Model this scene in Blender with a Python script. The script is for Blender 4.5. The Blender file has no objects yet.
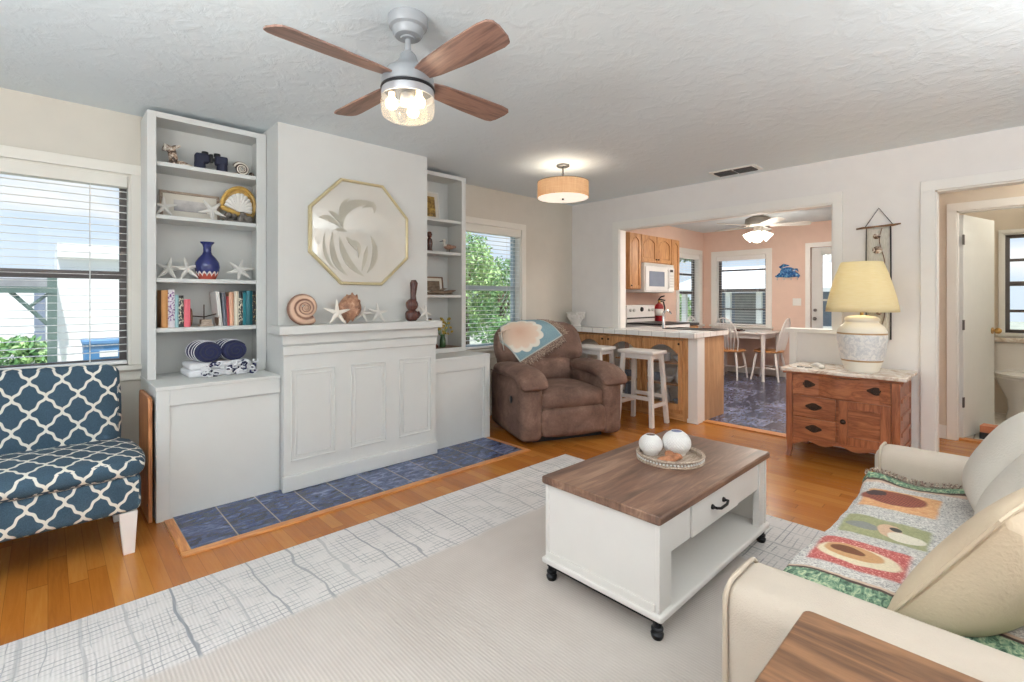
import bpy, bmesh, math, random
from mathutils import Vector, Matrix, Euler
R = math.radians
random.seed(7)
S = bpy.context.scene
COL = S.collection

# ---------------------------------------------------------------- camera
CAM_H = 1.252
FPX = 486.5
YAW = 46.35
cd = bpy.data.cameras.new('camera')
cam = bpy.data.objects.new('camera', cd)
COL.objects.link(cam)
cam.location = (0, 0, CAM_H)
cam.rotation_euler = (R(90), 0, R(YAW - 90))
cd.sensor_fit = 'HORIZONTAL'
cd.sensor_width = 36
cd.lens = FPX / 1024 * 36
cd.shift_y = -(341 - 299) / 1024
cd.clip_start = 0.03
cd.clip_end = 300
S.camera = cam

# ---------------------------------------------------------------- colour management, world, sun, added fill lamps
S.view_settings.view_transform = 'Standard'
S.view_settings.look = 'None'
S.view_settings.gamma = 1
S.view_settings.use_curve_mapping = False
S.view_settings.exposure = 0.06
try:
    S.cycles.use_denoising = True
    S.cycles.max_bounces = 10
    S.cycles.diffuse_bounces = 5
    S.cycles.transparent_max_bounces = 24
    S.cycles.sample_clamp_indirect = 6
    S.cycles.caustics_reflective = False
    S.cycles.caustics_refractive = False
except Exception:
    pass
w = bpy.data.worlds.new('sky')
S.world = w
w.use_nodes = True
nt = w.node_tree
nt.nodes.clear()
wo = nt.nodes.new('ShaderNodeOutputWorld')
bg = nt.nodes.new('ShaderNodeBackground')
tc = nt.nodes.new('ShaderNodeTexCoord')
sx = nt.nodes.new('ShaderNodeSeparateXYZ')
nt.links.new(tc.outputs['Generated'], sx.inputs[0])
rp = nt.nodes.new('ShaderNodeValToRGB')
rp.color_ramp.elements[0].position = 0.0
rp.color_ramp.elements[0].color = (.76, .87, .98, 1)
rp.color_ramp.elements[1].position = 0.55
rp.color_ramp.elements[1].color = (.36, .58, .92, 1)
nt.links.new(sx.outputs['Z'], rp.inputs[0])
ns = nt.nodes.new('ShaderNodeTexNoise')
ns.inputs['Scale'].default_value = 3.2
ns.inputs['Detail'].default_value = 5
mp = nt.nodes.new('ShaderNodeMapping')
mp.inputs['Scale'].default_value = (1, 1, 3)
nt.links.new(tc.outputs['Generated'], mp.inputs[0])
nt.links.new(mp.outputs[0], ns.inputs['Vector'])
cr = nt.nodes.new('ShaderNodeValToRGB')
cr.color_ramp.elements[0].position = .54
cr.color_ramp.elements[1].position = .70
nt.links.new(ns.outputs[0], cr.inputs[0])
mx = nt.nodes.new('ShaderNodeMix')
mx.data_type = 'RGBA'
nt.links.new(cr.outputs[0], mx.inputs[0])
nt.links.new(rp.outputs[0], mx.inputs[6])
mx.inputs[7].default_value = (.97, .97, .98, 1)
nt.links.new(mx.outputs[2], bg.inputs['Color'])
bg.inputs['Strength'].default_value = 1.05
nt.links.new(bg.outputs[0], wo.inputs['Surface'])


def lamp(name, kind, loc, energy, color=(1, 1, 1), rot=None, size=None, size_y=None, radius=.04):
    l = bpy.data.lights.new(name, kind)
    l.energy = energy
    l.color = color
    if kind == 'AREA':
        l.shape = 'RECTANGLE'
        l.size = size
        l.size_y = size_y
    elif kind == 'POINT':
        l.shadow_soft_size = radius
    o = bpy.data.objects.new(name, l)
    o.location = loc
    if rot:
        o.rotation_euler = rot
    COL.objects.link(o)
    return o


sun = lamp('sun', 'SUN', (0, 0, 10), 5.4, (1, .97, .93), rot=(R(27), 0, R(-20)))
sun.data.angle = R(2)
# added fill lamps at made-up openings in the two unseen walls behind the camera
lamp('fill_west', 'AREA', (-1.52, 1.95, 1.25), 9, (.80, .89, 1.0), rot=(R(90), 0, R(-90)), size=1.3, size_y=1.5)
lamp('fill_south', 'AREA', (1.6, -1.42, 1.35), 24, (1, .975, .94), rot=(R(90), 0, 0), size=3.4, size_y=1.8)
# added upward fill lights with no lamp body, out of view
lamp('upfill_west', 'AREA', (-.85, .95, 1.75), 104, (1, .99, .97), rot=(R(180), 0, 0), size=.5, size_y=.5)
lamp('upfill_corner', 'AREA', (-.6, -.8, 1.70), 30, (1, .985, .96), rot=(R(180), 0, 0), size=.5, size_y=.5)
lamp('upfill_sofa', 'AREA', (2.3, -1.2, 1.70), 58, (1, .985, .97), rot=(R(180), 0, 0), size=.5, size_y=.5)

# ---------------------------------------------------------------- materials
MAT = {}


class G:
    """small helper to write shader graphs"""

    def __init__(s, name):
        s.m = bpy.data.materials.new(name)
        s.m.use_nodes = True
        s.t = s.m.node_tree
        s.b = s.t.nodes['Principled BSDF']
        s.o = s.t.nodes['Material Output']
        s._tc = None

    def new(s, k, **kw):
        n = s.t.nodes.new(k)
        for a, v in kw.items():
            setattr(n, a, v)
        return n

    def put(s, sock, v):
        if isinstance(v, (int, float)):
            sock.default_value = v
        elif isinstance(v, (tuple, list)):
            v = tuple(v)
            n = len(sock.default_value)
            sock.default_value = (v + (1,))[:n] if len(v) < n else v[:n]
        else:
            s.t.links.new(v, sock)

    def co(s, which='Object'):
        if s._tc is None:
            s._tc = s.new('ShaderNodeTexCoord')
        return s._tc.outputs[which]

    def mp(s, v, scale=(1, 1, 1), loc=(0, 0, 0), rot=(0, 0, 0)):
        n = s.new('ShaderNodeMapping')
        s.put(n.inputs[0], v)
        n.inputs['Scale'].default_value = scale
        n.inputs['Location'].default_value = loc
        n.inputs['Rotation'].default_value = rot
        return n.outputs[0]

    def xyz(s, v):
        n = s.new('ShaderNodeSeparateXYZ')
        s.put(n.inputs[0], v)
        return n.outputs[0], n.outputs[1], n.outputs[2]

    def vec(s, x, y, z=0.0):
        n = s.new('ShaderNodeCombineXYZ')
        s.put(n.inputs[0], x)
        s.put(n.inputs[1], y)
        s.put(n.inputs[2], z)
        return n.outputs[0]

    def f(s, op, a, b=None, c=None, clamp=False):
        n = s.new('ShaderNodeMath', operation=op, use_clamp=clamp)
        s.put(n.inputs[0], a)
        if b is not None:
            s.put(n.inputs[1], b)
        if c is not None:
            s.put(n.inputs[2], c)
        return n.outputs[0]

    def noise(s, v, scale=5., detail=3., rough=.5, dist=0., color=False):
        n = s.new('ShaderNodeTexNoise')
        s.put(n.inputs['Vector'], v)
        n.inputs['Scale'].default_value = scale
        n.inputs['Detail'].default_value = detail
        n.inputs['Roughness'].default_value = rough
        n.inputs['Distortion'].default_value = dist
        return n.outputs['Color' if color else 0]

    def wave(s, v, scale=5., dist=0., detail=2., dscale=1., bands='X', prof='SIN'):
        n = s.new('ShaderNodeTexWave', bands_direction=bands, wave_profile=prof)
        s.put(n.inputs['Vector'], v)
        n.inputs['Scale'].default_value = scale
        n.inputs['Distortion'].default_value = dist
        n.inputs['Detail'].default_value = detail
        n.inputs['Detail Scale'].default_value = dscale
        return n.outputs[1]

    def rand(s, v):
        n = s.new('ShaderNodeTexWhiteNoise', noise_dimensions='3D')
        s.put(n.inputs[0], v)
        return n.outputs[0]

    def vor(s, v, scale=10., feature='F1', out=0):
        n = s.new('ShaderNodeTexVoronoi', feature=feature)
        s.put(n.inputs['Vector'], v)
        n.inputs['Scale'].default_value = scale
        return n.outputs[out]

    def mix(s, fac, a, b, mode='MIX'):
        n = s.new('ShaderNodeMix', data_type='RGBA', blend_type=mode)
        s.put(n.inputs[0], fac)
        s.put(n.inputs[6], a)
        s.put(n.inputs[7], b)
        return n.outputs[2]

    def ramp(s, fac, stops):
        n = s.new('ShaderNodeValToRGB')
        s.put(n.inputs[0], fac)
        e = n.color_ramp.elements
        while len(e) < len(stops):
            e.new(.5)
        for q, (p, c) in zip(e, stops):
            q.position = p
            q.color = tuple(c) + (1,) if len(c) == 3 else c
        return n.outputs[0]

    def sstep(s, v, a, b):
        n = s.new('ShaderNodeMapRange', interpolation_type='SMOOTHSTEP')
        s.put(n.inputs[0], v)
        n.inputs[1].default_value = a
        n.inputs[2].default_value = b
        return n.outputs[0]

    def box(s, x, y, x0, x1, y0, y1, soft=.004):
        """1 inside the rectangle"""
        a = s.f('MULTIPLY', s.sstep(x, x0 - soft, x0 + soft), s.sstep(x, x1 + soft, x1 - soft))
        b = s.f('MULTIPLY', s.sstep(y, y0 - soft, y0 + soft), s.sstep(y, y1 + soft, y1 - soft))
        return s.f('MULTIPLY', a, b)

    def ell(s, x, y, cx, cy, rx, ry, soft=.15):
        dx = s.f('DIVIDE', s.f('SUBTRACT', x, cx), rx)
        dy = s.f('DIVIDE', s.f('SUBTRACT', y, cy), ry)
        d = s.f('ADD', s.f('MULTIPLY', dx, dx), s.f('MULTIPLY', dy, dy))
        return s.sstep(d, 1 + soft, 1 - soft)

    def bump(s, h, strength=.3, dist=.01):
        n = s.new('ShaderNodeBump')
        n.inputs['Strength'].default_value = strength
        n.inputs['Distance'].default_value = dist
        s.put(n.inputs['Height'], h)
        s.t.links.new(n.outputs[0], s.b.inputs['Normal'])

    def done(s, color=None, rough=None, metal=None, spec=None, **kw):
        if color is not None:
            s.put(s.b.inputs['Base Color'], color)
        if rough is not None:
            s.put(s.b.inputs['Roughness'], rough)
        if metal is not None:
            s.put(s.b.inputs['Metallic'], metal)
        if spec is not None:
            s.put(s.b.inputs['Specular IOR Level'], spec)
        for k, v in kw.items():
            s.put(s.b.inputs[k.replace('_', ' ')], v)
        MAT[s.m.name] = s.m
        return s.m


def srgb(r, g, b):
    f = lambda c: (c / 255 / 12.92) if c / 255 <= .04045 else ((c / 255 + .055) / 1.055) ** 2.4
    return (f(r), f(g), f(b))


def plain(name, rgb, rough=.5, metal=0., var=.06, vs=8., bump=0., bs=60., spec=None, **kw):
    """one colour with a slight procedural unevenness"""
    g = G(name)
    c = srgb(*rgb)
    lo = tuple(x * (1 - var) for x in c)
    hi = tuple(min(1, x * (1 + var)) for x in c)
    n = g.noise(g.co(), vs, 3)
    col = g.ramp(n, [(.3, lo), (.7, hi)])
    if bump:
        g.bump(g.noise(g.co(), bs, 3), bump, .004)
    return g.done(col, rough, metal, spec, **kw)


def wood(name, dark, light, axis='x', scale=1., rough=.4, rings=7., bump=.05, spec=None):
    g = G(name)
    sc = {'x': (.35, 3.2, 3.2), 'y': (3.2, .35, 3.2), 'z': (3.2, 3.2, .35)}[axis]
    v = g.mp(g.co(), tuple(q * scale for q in sc))
    n = g.noise(v, 3.0, 4, .6, .6)
    gr = g.noise(g.mp(g.co(), tuple(q * scale * 6 for q in sc)), 6, 4, .65)
    wv = g.f('FRACT', g.f('MULTIPLY', n, rings))
    wv = g.f('ABSOLUTE', g.f('SUBTRACT', wv, .5))
    k = g.f('ADD', g.f('MULTIPLY', wv, .9), g.f('MULTIPLY', gr, .65))
    col = g.ramp(k, [(.25, srgb(*dark)), (.8, srgb(*light))])
    if bump:
        g.bump(gr, bump, .003)
    return g.done(col, rough, 0, spec)


def glow(name, rgb, strength, base=None):
    g = G(name)
    g.b.inputs['Emission Color'].default_value = srgb(*rgb) + (1,)
    g.b.inputs['Emission Strength'].default_value = strength
    return g.done(srgb(*(base or rgb)), .4)


def glassy(name, tint=(1, 1, 1), refl=.07, rough=.02, body=0., bodycol=(1, 1, 1)):
    g = G(name)
    tr = g.new('ShaderNodeBsdfTransparent')
    tr.inputs[0].default_value = tuple(tint) + (1,)
    gl = g.new('ShaderNodeBsdfGlossy')
    gl.inputs['Roughness'].default_value = rough
    ms = g.new('ShaderNodeMixShader')
    fr = g.new('ShaderNodeLayerWeight')
    fr.inputs[0].default_value = .5
    g.t.links.new(g.f('ADD', g.f('MULTIPLY', g.f('POWER', fr.outputs['Facing'], 4.5), .45), refl * .4, clamp=True), ms.inputs[0])
    g.t.links.new(tr.outputs[0], ms.inputs[1])
    g.t.links.new(gl.outputs[0], ms.inputs[2])
    out = ms.outputs[0]
    if body:
        df = g.new('ShaderNodeBsdfDiffuse')
        df.inputs[0].default_value = tuple(bodycol) + (1,)
        m2 = g.new('ShaderNodeMixShader')
        m2.inputs[0].default_value = body
        g.t.links.new(out, m2.inputs[1])
        g.t.links.new(df.outputs[0], m2.inputs[2])
        out = m2.outputs[0]
    g.t.links.new(out, g.o.inputs['Surface'])
    MAT[name] = g.m
    return g.m


plain('sash_skylit', (168, 182, 188), .5, .2)  # blue-white daylight on the frame painted into its colour
plain('fan_pale_grey', (206, 204, 198), .5)  # even pale grey for the kitchen fan blades
plain('fan_hub_grey', (150, 146, 138), .5)
g = G('table_planks')
x, y, z = g.xyz(g.co())
rw = g.f('FLOOR', g.f('DIVIDE', g.f('ADD', y, .003), .117))
tone = g.rand(g.vec(rw, 2.2, 0))
sh = g.vec(g.f('ADD', g.f('MULTIPLY', x, 1.3), g.f('MULTIPLY', tone, 9.)), g.f('MULTIPLY', y, 9.), g.f('MULTIPLY', z, 9.))
n1 = g.noise(sh, 2.2, 5, .62, .9)
n2 = g.noise(g.vec(g.f('MULTIPLY', x, 5.), g.f('MULTIPLY', y, 90.), z), 2., 3)
k = g.f('ADD', g.f('ADD', g.f('MULTIPLY', n1, .75), g.f('MULTIPLY', n2, .2)), g.f('MULTIPLY', g.f('SUBTRACT', tone, .5), .16))
g.bump(n2, .08, .002)
g.done(g.ramp(k, [(.28, srgb(78, 55, 44)), (.5, srgb(120, 89, 72)), (.72, srgb(162, 130, 108))]), .38)
# walls, ceiling
plain('paint_beige', (213, 207, 195), .75, var=.015, bump=.12, bs=140)
plain('paint_offwhite', (234, 231, 228), .75, var=.015, bump=.12, bs=140)
plain('paint_white', (214, 215, 212), .6, var=.012, bump=.05, bs=120)
plain('trim_white', (238, 236, 231), .4, var=.01)
plain('trim_cream', (232, 228, 218), .45, var=.01)
plain('paint_peach', (228, 200, 184), .75, var=.02, bump=.1, bs=140)
g = G('ceiling_texture')
n1 = g.noise(g.co(), 9, 5, .62, .5)
n2 = g.noise(g.co(), 38, 3)
h = g.f('ADD', g.sstep(n1, .42, .66), g.f('MULTIPLY', n2, .3))
g.bump(h, .22, .010)
g.done(srgb(221, 230, 234), .8)

# wood strip floor, strips along y
g = G('floor_strips')
x, y, z = g.xyz(g.co())
u = g.f('DIVIDE', x, .066)
row = g.f('FLOOR', u)
vv = g.f('ADD', g.f('DIVIDE', y, 1.7), g.f('MULTIPLY', g.rand(g.vec(row, 3.1, 0)), 7.))
cell = g.rand(g.vec(row, g.f('FLOOR', vv), 1.7))
gr = g.noise(g.vec(g.f('MULTIPLY', x, 26), g.f('ADD', g.f('MULTIPLY', y, 1.6), g.f('MULTIPLY', cell, 30.)), 0), 2.2, 5, .65, .8)
base = g.ramp(g.f('ADD', g.f('ADD', .16, g.f('MULTIPLY', cell, .34)), g.f('MULTIPLY', gr, .45)),
              [(.15, srgb(126, 70, 22)), (.5, srgb(166, 100, 38)), (.9, srgb(190, 130, 60))])
fu = g.f('ABSOLUTE', g.f('SUBTRACT', g.f('FRACT', u), .5))
fv = g.f('ABSOLUTE', g.f('SUBTRACT', g.f('FRACT', vv), .5))
gap = g.f('MAXIMUM', g.sstep(fu, .478, .495), g.sstep(fv, .4975, .4995))
col = g.mix(g.f('MULTIPLY', gap, .55), base, srgb(84, 42, 16))
g.bump(g.f('SUBTRACT', g.f('MULTIPLY', gr, .2), gap), .12, .003)
g.done(col, g.f('ADD', .15, g.f('MULTIPLY', gr, .14)), 0, .45)


def tiles(name, sx_, sy_, ox, oy, c1, c2, c3, grout, gw=.02, rough=.3, checker=None):
    g = G(name)
    x, y, z = g.xyz(g.co())
    u = g.f('DIVIDE', g.f('SUBTRACT', x, ox), sx_)
    v = g.f('DIVIDE', g.f('SUBTRACT', y, oy), sy_)
    cell = g.rand(g.vec(g.f('FLOOR', u), g.f('FLOOR', v), 4.4))
    fu = g.f('ABSOLUTE', g.f('SUBTRACT', g.f('FRACT', u), .5))
    fv = g.f('ABSOLUTE', g.f('SUBTRACT', g.f('FRACT', v), .5))
    gp = g.f('MAXIMUM', g.sstep(fu, .5 - gw, .5 - gw * .5), g.sstep(fv, .5 - gw, .5 - gw * .5))
    off = g.vec(g.f('MULTIPLY', cell, 9.), g.f('MULTIPLY', cell, 5.), 0)
    va = g.new('ShaderNodeVectorMath', operation='ADD')
    g.put(va.inputs[0], g.mp(g.co(), (1.4, 3.6, 1)))
    g.put(va.inputs[1], off)
    n = g.noise(va.outputs[0], 5.5, 6, .68, 1.4)
    col = g.ramp(g.f('ADD', n, g.f('MULTIPLY', g.f('SUBTRACT', cell, .5), .14)), [(.36, srgb(*c1)), (.51, srgb(*c2)), (.67, srgb(*c3))])
    col = g.mix(gp, col, srgb(*grout))
    g.bump(g.f('ADD', g.f('MULTIPLY', n, .5), g.f('MULTIPLY', gp, -1.)), .25, .006)
    return g.done(col, rough, 0, .5)


tiles('slate_tiles', .2135, .62, .515, 2.836, (34, 44, 72), (70, 82, 116), (128, 140, 172), (150, 140, 132), .020, .24)
tiles('kitchen_tiles', .33, .33, .1, .1, (44, 48, 66), (82, 88, 114), (146, 152, 180), (70, 70, 78), .012, .24)
tiles('bath_tiles', .3, .3, 0, 0, (206, 200, 190), (220, 214, 206), (230, 226, 220), (150, 140, 130), .02, .3)
wood('hearth_oak', (168, 100, 48), (208, 146, 86), 'x', 1.2, .35)
wood('hearth_oak_y', (168, 100, 48), (208, 146, 86), 'y', 1.2, .35)

wood('board_orange', (150, 88, 48), (190, 128, 80), 'z', 1.0, .45)
wood('table_brown', (84, 60, 48), (140, 108, 88), 'x', .9, .42, 8)
wood('side_table_walnut', (84, 56, 37), (138, 99, 70), 'y', .8, .42, 6)
wood('fan_walnut', (98, 72, 62), (148, 114, 100), 'x', 1.1, .42, 5, .02)
wood('fan_walnut_y', (98, 72, 62), (148, 114, 100), 'y', 1.1, .42, 5, .02)
wood('oak_honey', (172, 118, 70), (208, 158, 106), 'z', 1.1, .4, 6)
wood('oak_honey_x', (174, 120, 72), (210, 160, 108), 'y', 1.1, .4, 6)
wood('dresser_oak', (122, 68, 42), (170, 106, 68), 'y', 1.3, .33, 5)
wood('dresser_oak_z', (122, 68, 42), (166, 102, 66), 'z', 1.3, .33, 5)
wood('seat_oak', (170, 112, 62), (206, 152, 98), 'x', 1.2, .4)
wood('dark_carving', (52, 28, 26), (96, 58, 50), 'z', 3., .25)
wood('driftwood', (98, 78, 62), (150, 130, 110), 'x', 4, .8)
wood('frame_brown', (92, 64, 44), (140, 104, 74), 'x', 3, .5)
wood('tray_wood', (132, 112, 96), (196, 178, 160), 'x', 4, .6)
wood('panel_tan', (170, 130, 92), (196, 156, 116), 'z', .8, .5, 3)

plain('white_lacquer', (229, 225, 220), .38, var=.012)
plain('white_leg', (240, 236, 232), .3, var=.01)
plain('black_metal', (26, 27, 30), .4, .6)
plain('black_plastic', (30, 31, 34), .4)
plain('bronze_dark', (96, 90, 88), .5, .3)
plain('bronze_pull', (62, 48, 40), .4, .7)
plain('slate_blue', (104, 112, 140), .6)
plain('nickel', (196, 198, 202), .35, .6)
plain('fan_grey', (150, 154, 158), .45, .15)
plain('grey_nickel', (120, 118, 116), .35, .7)
plain('chrome', (220, 222, 224), .12, 1.)
plain('brass', (190, 150, 86), .3, .8)
plain('gold_frame', (204, 190, 150), .4, .35)
plain('white_plastic', (236, 235, 230), .35, var=.01)
plain('appliance_white', (238, 238, 236), .25, var=.01)
plain('porcelain', (232, 228, 222), .15, var=.01)
plain('blind_white', (244, 243, 240), .5, var=.01)
plain('cord_white', (236, 236, 232), .7)
plain('fabric_cream', (189, 176, 161), .9, var=.03, vs=14, bump=.35, bs=300)
plain('fabric_pillow', (206, 199, 188), .95, var=.04, vs=7, bump=.4, bs=160)
plain('fabric_pillow_tan', (206, 186, 160), .95, var=.06, vs=5, bump=.4, bs=120)
plain('piping_cream', (184, 169, 151), .9, var=.03)
plain('coral_white', (236, 233, 228), .7, var=.03, bump=.5, bs=90)
plain('starfish_white', (226, 223, 217), .75, var=.03, bump=.5, bs=140)
plain('starfish_bone', (236, 230, 220), .8, var=.03, bump=.5, bs=140)
plain('pink_shell', (226, 190, 176), .5, var=.05)
plain('deep_blue', (40, 44, 66), .7, var=.1)
plain('navy_cloth', (38, 42, 78), .9, var=.12, bump=.5, bs=200)
plain('white_cloth', (236, 236, 238), .9, var=.03, bump=.5, bs=150)
plain('peg_white', (232, 230, 226), .4)
plain('red_paint', (158, 26, 34), .3)
plain('blind_shade', (206, 206, 204), .6)
plain('stone_plinth', (110, 104, 98), .8, var=.2, vs=30, bump=.5)
plain('leaf_yellow', (176, 150, 60), .6, var=.3, vs=40)
plain('leaf_green', (112, 154, 98), .6, var=.35, vs=6)
plain('leaf_light', (176, 208, 140), .6, var=.35, vs=5)
plain('bark', (104, 88, 74), .9, var=.2)
plain('green_glass_solid', (56, 84, 52), .15)
plain('grass', (176, 178, 160), .9, var=.25, vs=3)
plain('stucco_white', (244, 243, 240), .85, var=.02, bump=.2)
plain('roof_grey', (150, 150, 152), .9, var=.1)
plain('siding_grey', (128, 138, 156), .8, var=.06)
plain('post_green', (98, 120, 112), .7)
plain('bin_blue', (88, 138, 186), .5)
plain('bath_paint', (220, 208, 192), .7, var=.015)
plain('box_orange', (186, 118, 84), .6)
plain('photo_mat', (232, 226, 214), .8)
plain('page_paper', (232, 226, 210), .85, var=.05, vs=80)
plain('resin_amber', (196, 158, 82), .35, var=.2, vs=20)
plain('bread_brown', (168, 112, 78), .6, var=.3, vs=40, bump=.5)
plain('dish_white', (232, 232, 232), .2)
plain('dish_blue', (120, 136, 160), .3)
plain('cabinet_dark', (232, 222, 208), .6)
plain('counter_dark', (50, 48, 48), .3)
glassy('window_glass', (.97, .98, .98), .05)
glassy('cabinet_glass', (.98, .98, .98), .08, .03, .05, (.9, .9, .9))
glassy('lamp_glass', (1, .985, .96), .2, .05, .10, (1, .95, .86))
glassy('clear_acrylic', (.97, .97, .97), .2, .03, .06)
plain('fan_frosted', (250, 246, 238), .4)
glow('bulb_warm', (255, 226, 180), 7.)
glow('bulb_cool', (255, 250, 240), 4.)
glow('diffuser_warm', (255, 240, 222), .75, (250, 244, 234))

# ---------------------------------------------------------------- mesh builder
class B:
    def __init__(s, o=(0, 0, 0)):
        s.bm = bmesh.new()
        s.o = Vector(o)

    def verts(s):
        return [v for v in s.bm.verts]

    def face(s, vs):
        try:
            return s.bm.faces.new(vs)
        except ValueError:
            return None

    def box(s, x0, x1, y0, y1, z0, z1, M=None):
        P = [(x0, y0, z0), (x1, y0, z0), (x1, y1, z0), (x0, y1, z0), (x0, y0, z1), (x1, y0, z1), (x1, y1, z1), (x0, y1, z1)]
        v = [s.bm.verts.new(M @ Vector(p) if M else p) for p in P]
        for f in ((3, 2, 1, 0), (4, 5, 6, 7), (0, 1, 5, 4), (1, 2, 6, 5), (2, 3, 7, 6), (3, 0, 4, 7)):
            s.face([v[i] for i in f])
        return s

    def prism(s, poly, axis, a, b, M=None):
        def pt(p, t):
            q = {'x': (t, p[0], p[1]), 'y': (p[0], t, p[1]), 'z': (p[0], p[1], t)}[axis]
            return M @ Vector(q) if M else q
        va = [s.bm.verts.new(pt(p, a)) for p in poly]
        vb = [s.bm.verts.new(pt(p, b)) for p in poly]
        n = len(poly)
        s.face(va[::-1])
        s.face(vb)
        for i in range(n):
            s.face([va[i], va[(i + 1) % n], vb[(i + 1) % n], vb[i]])
        return s

    def ring_strip(s, rings, cap=True, closed=True):
        """rings: list of lists of points, same length"""
        vr = [[s.bm.verts.new(p) for p in r] for r in rings]
        n = len(vr[0])
        for a, b in zip(vr[:-1], vr[1:]):
            for i in range(n if closed else n - 1):
                j = (i + 1) % n
                s.face([a[i], a[j], b[j], b[i]])
        if cap:
            s.face(vr[0][::-1])
            s.face(vr[-1])
        return vr

    def tube(s, pts, rad, n=10, cap=True, flat=1.0, up=None):
        pts = [Vector(p) for p in pts]
        m = len(pts)
        rad = rad if isinstance(rad, (list, tuple)) else [rad] * m
        rings = []
        pu = None
        for i, p in enumerate(pts):
            t = (pts[min(i + 1, m - 1)] - pts[max(i - 1, 0)])
            if t.length < 1e-9:
                t = Vector((0, 0, 1))
            t.normalize()
            ref = Vector(up) if up else (pu if pu else (Vector((0, 0, 1)) if abs(t.z) < .9 else Vector((1, 0, 0))))
            a = ref - t * ref.dot(t)
            if a.length < 1e-6:
                a = t.orthogonal()
            a.normalize()
            pu = a
            b = t.cross(a)
            rings.append([p + (a * math.cos(2 * math.pi * k / n) * flat + b * math.sin(2 * math.pi * k / n)) * rad[i] for k in range(n)])
        s.ring_strip(rings, cap)
        return s

    def cyl(s, p0, p1, r0, r1=None, n=16):
        return s.tube([p0, p1], [r0, r0 if r1 is None else r1], n)

    def lathe(s, prof, c=(0, 0, 0), n=36, cap=True, sq=0.0, rot=0.):
        rings = []
        for r, z in prof:
            ring = []
            for k in range(n):
                a = 2 * math.pi * k / n + rot
                q = 1.0
                if sq:
                    q = 1.0 / (abs(math.cos(a)) ** sq + abs(math.sin(a)) ** sq) ** (1 / sq)
                ring.append((c[0] + r * q * math.cos(a), c[1] + r * q * math.sin(a), c[2] + z))
            rings.append(ring)
        s.ring_strip(rings, cap)
        return s

    def ball(s, c, r, n=16, m=10, M=None):
        r = r if isinstance(r, (tuple, list)) else (r, r, r)
        rings = []
        for j in range(1, m):
            t = math.pi * j / m - math.pi / 2
            ring = []
            for k in range(n):
                a = 2 * math.pi * k / n
                q = Vector((r[0] * math.cos(t) * math.cos(a), r[1] * math.cos(t) * math.sin(a), r[2] * math.sin(t)))
                if M:
                    q = M @ q
                ring.append(Vector(c) + q)
            rings.append(ring)
        s.ring_strip(rings, True)
        return s

    def grid(s, fn, nu, nv):
        v = [[s.bm.verts.new(fn(i / nu, j / nv)) for j in range(nv + 1)] for i in range(nu + 1)]
        uv = s.bm.loops.layers.uv.get('grid') or s.bm.loops.layers.uv.new('grid')
        for i in range(nu):
            for j in range(nv):
                f = s.face([v[i][j], v[i + 1][j], v[i + 1][j + 1], v[i][j + 1]])
                if f:
                    for l, (a, b) in zip(f.loops, ((i, j), (i + 1, j), (i + 1, j + 1), (i, j + 1))):
                        l[uv].uv = (a / nu, b / nv)
        return s

    def pillow(s, w, h, t, M, n=14, p=2.6, pinch=.06, tb=None):
        """cushion in the local xz plane, thickness along y, placed by M"""
        for sgn in (1, -1):
            vs = []
            for i in range(n + 1):
                row = []
                for j in range(n + 1):
                    u = -1 + 2 * i / n
                    v = -1 + 2 * j / n
                    k = max(0., (1 - abs(u) ** p)) ** .55 * max(0., (1 - abs(v) ** p)) ** .55
                    px = u * w / 2 * (1 - pinch * (1 - v * v) * abs(u) ** 3)
                    pz = v * h / 2 * (1 - pinch * (1 - u * u) * abs(v) ** 3)
                    row.append(s.bm.verts.new(M @ Vector((px, sgn * (t if sgn > 0 or tb is None else tb) / 2 * k, pz))))
                vs.append(row)
            for i in range(n):
                for j in range(n):
                    q = [vs[i][j], vs[i + 1][j], vs[i + 1][j + 1], vs[i][j + 1]]
                    s.face(q if sgn < 0 else q[::-1])
        bmesh.ops.remove_doubles(s.bm, verts=s.bm.verts, dist=1e-5)
        return s

    def soft(s, x0, x1, y0, y1, z0, z1, r=.05, n=5, puff=0., M=None):
        """rounded box, faces puffed outwards by puff"""
        c = Vector(((x0 + x1) / 2, (y0 + y1) / 2, (z0 + z1) / 2))
        hx, hy, hz = (x1 - x0) / 2, (y1 - y0) / 2, (z1 - z0) / 2
        r = min(r, hx, hy, hz)
        tmp = bmesh.new()
        bmesh.ops.create_cube(tmp, size=2)
        bmesh.ops.subdivide_edges(tmp, edges=tmp.edges, cuts=2 * n + 3, use_grid_fill=True)
        mp_ = {}
        for v in tmp.verts:
            q = Vector(v.co)
            def warp(t, h):
                # spend the subdivisions near the edges
                a = abs(t)
                k = 1 - (1 - a) ** 1.0
                return math.copysign(h * (k ** .6), t)
            p = Vector((warp(q.x, hx), warp(q.y, hy), warp(q.z, hz)))
            inner = Vector((max(-hx + r, min(hx - r, p.x)), max(-hy + r, min(hy - r, p.y)), max(-hz + r, min(hz - r, p.z))))
            d = p - inner
            if d.length > 1e-9:
                p = inner + d.normalized() * r
            if puff:
                ux, uy, uz = p.x / hx, p.y / hy, p.z / hz
                p.x += puff * (1 if q.x > .999 else -1 if q.x < -.999 else 0) * (1 - uy * uy) * (1 - uz * uz)
                p.y += puff * (1 if q.y > .999 else -1 if q.y < -.999 else 0) * (1 - ux * ux) * (1 - uz * uz)
                p.z += puff * (1 if q.z > .999 else -1 if q.z < -.999 else 0) * (1 - ux * ux) * (1 - uy * uy)
            p = p + c
            mp_[v] = s.bm.verts.new(M @ p if M else p)
        for f in tmp.faces:
            s.face([mp_[v] for v in f.verts])
        tmp.free()
        return s

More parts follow.
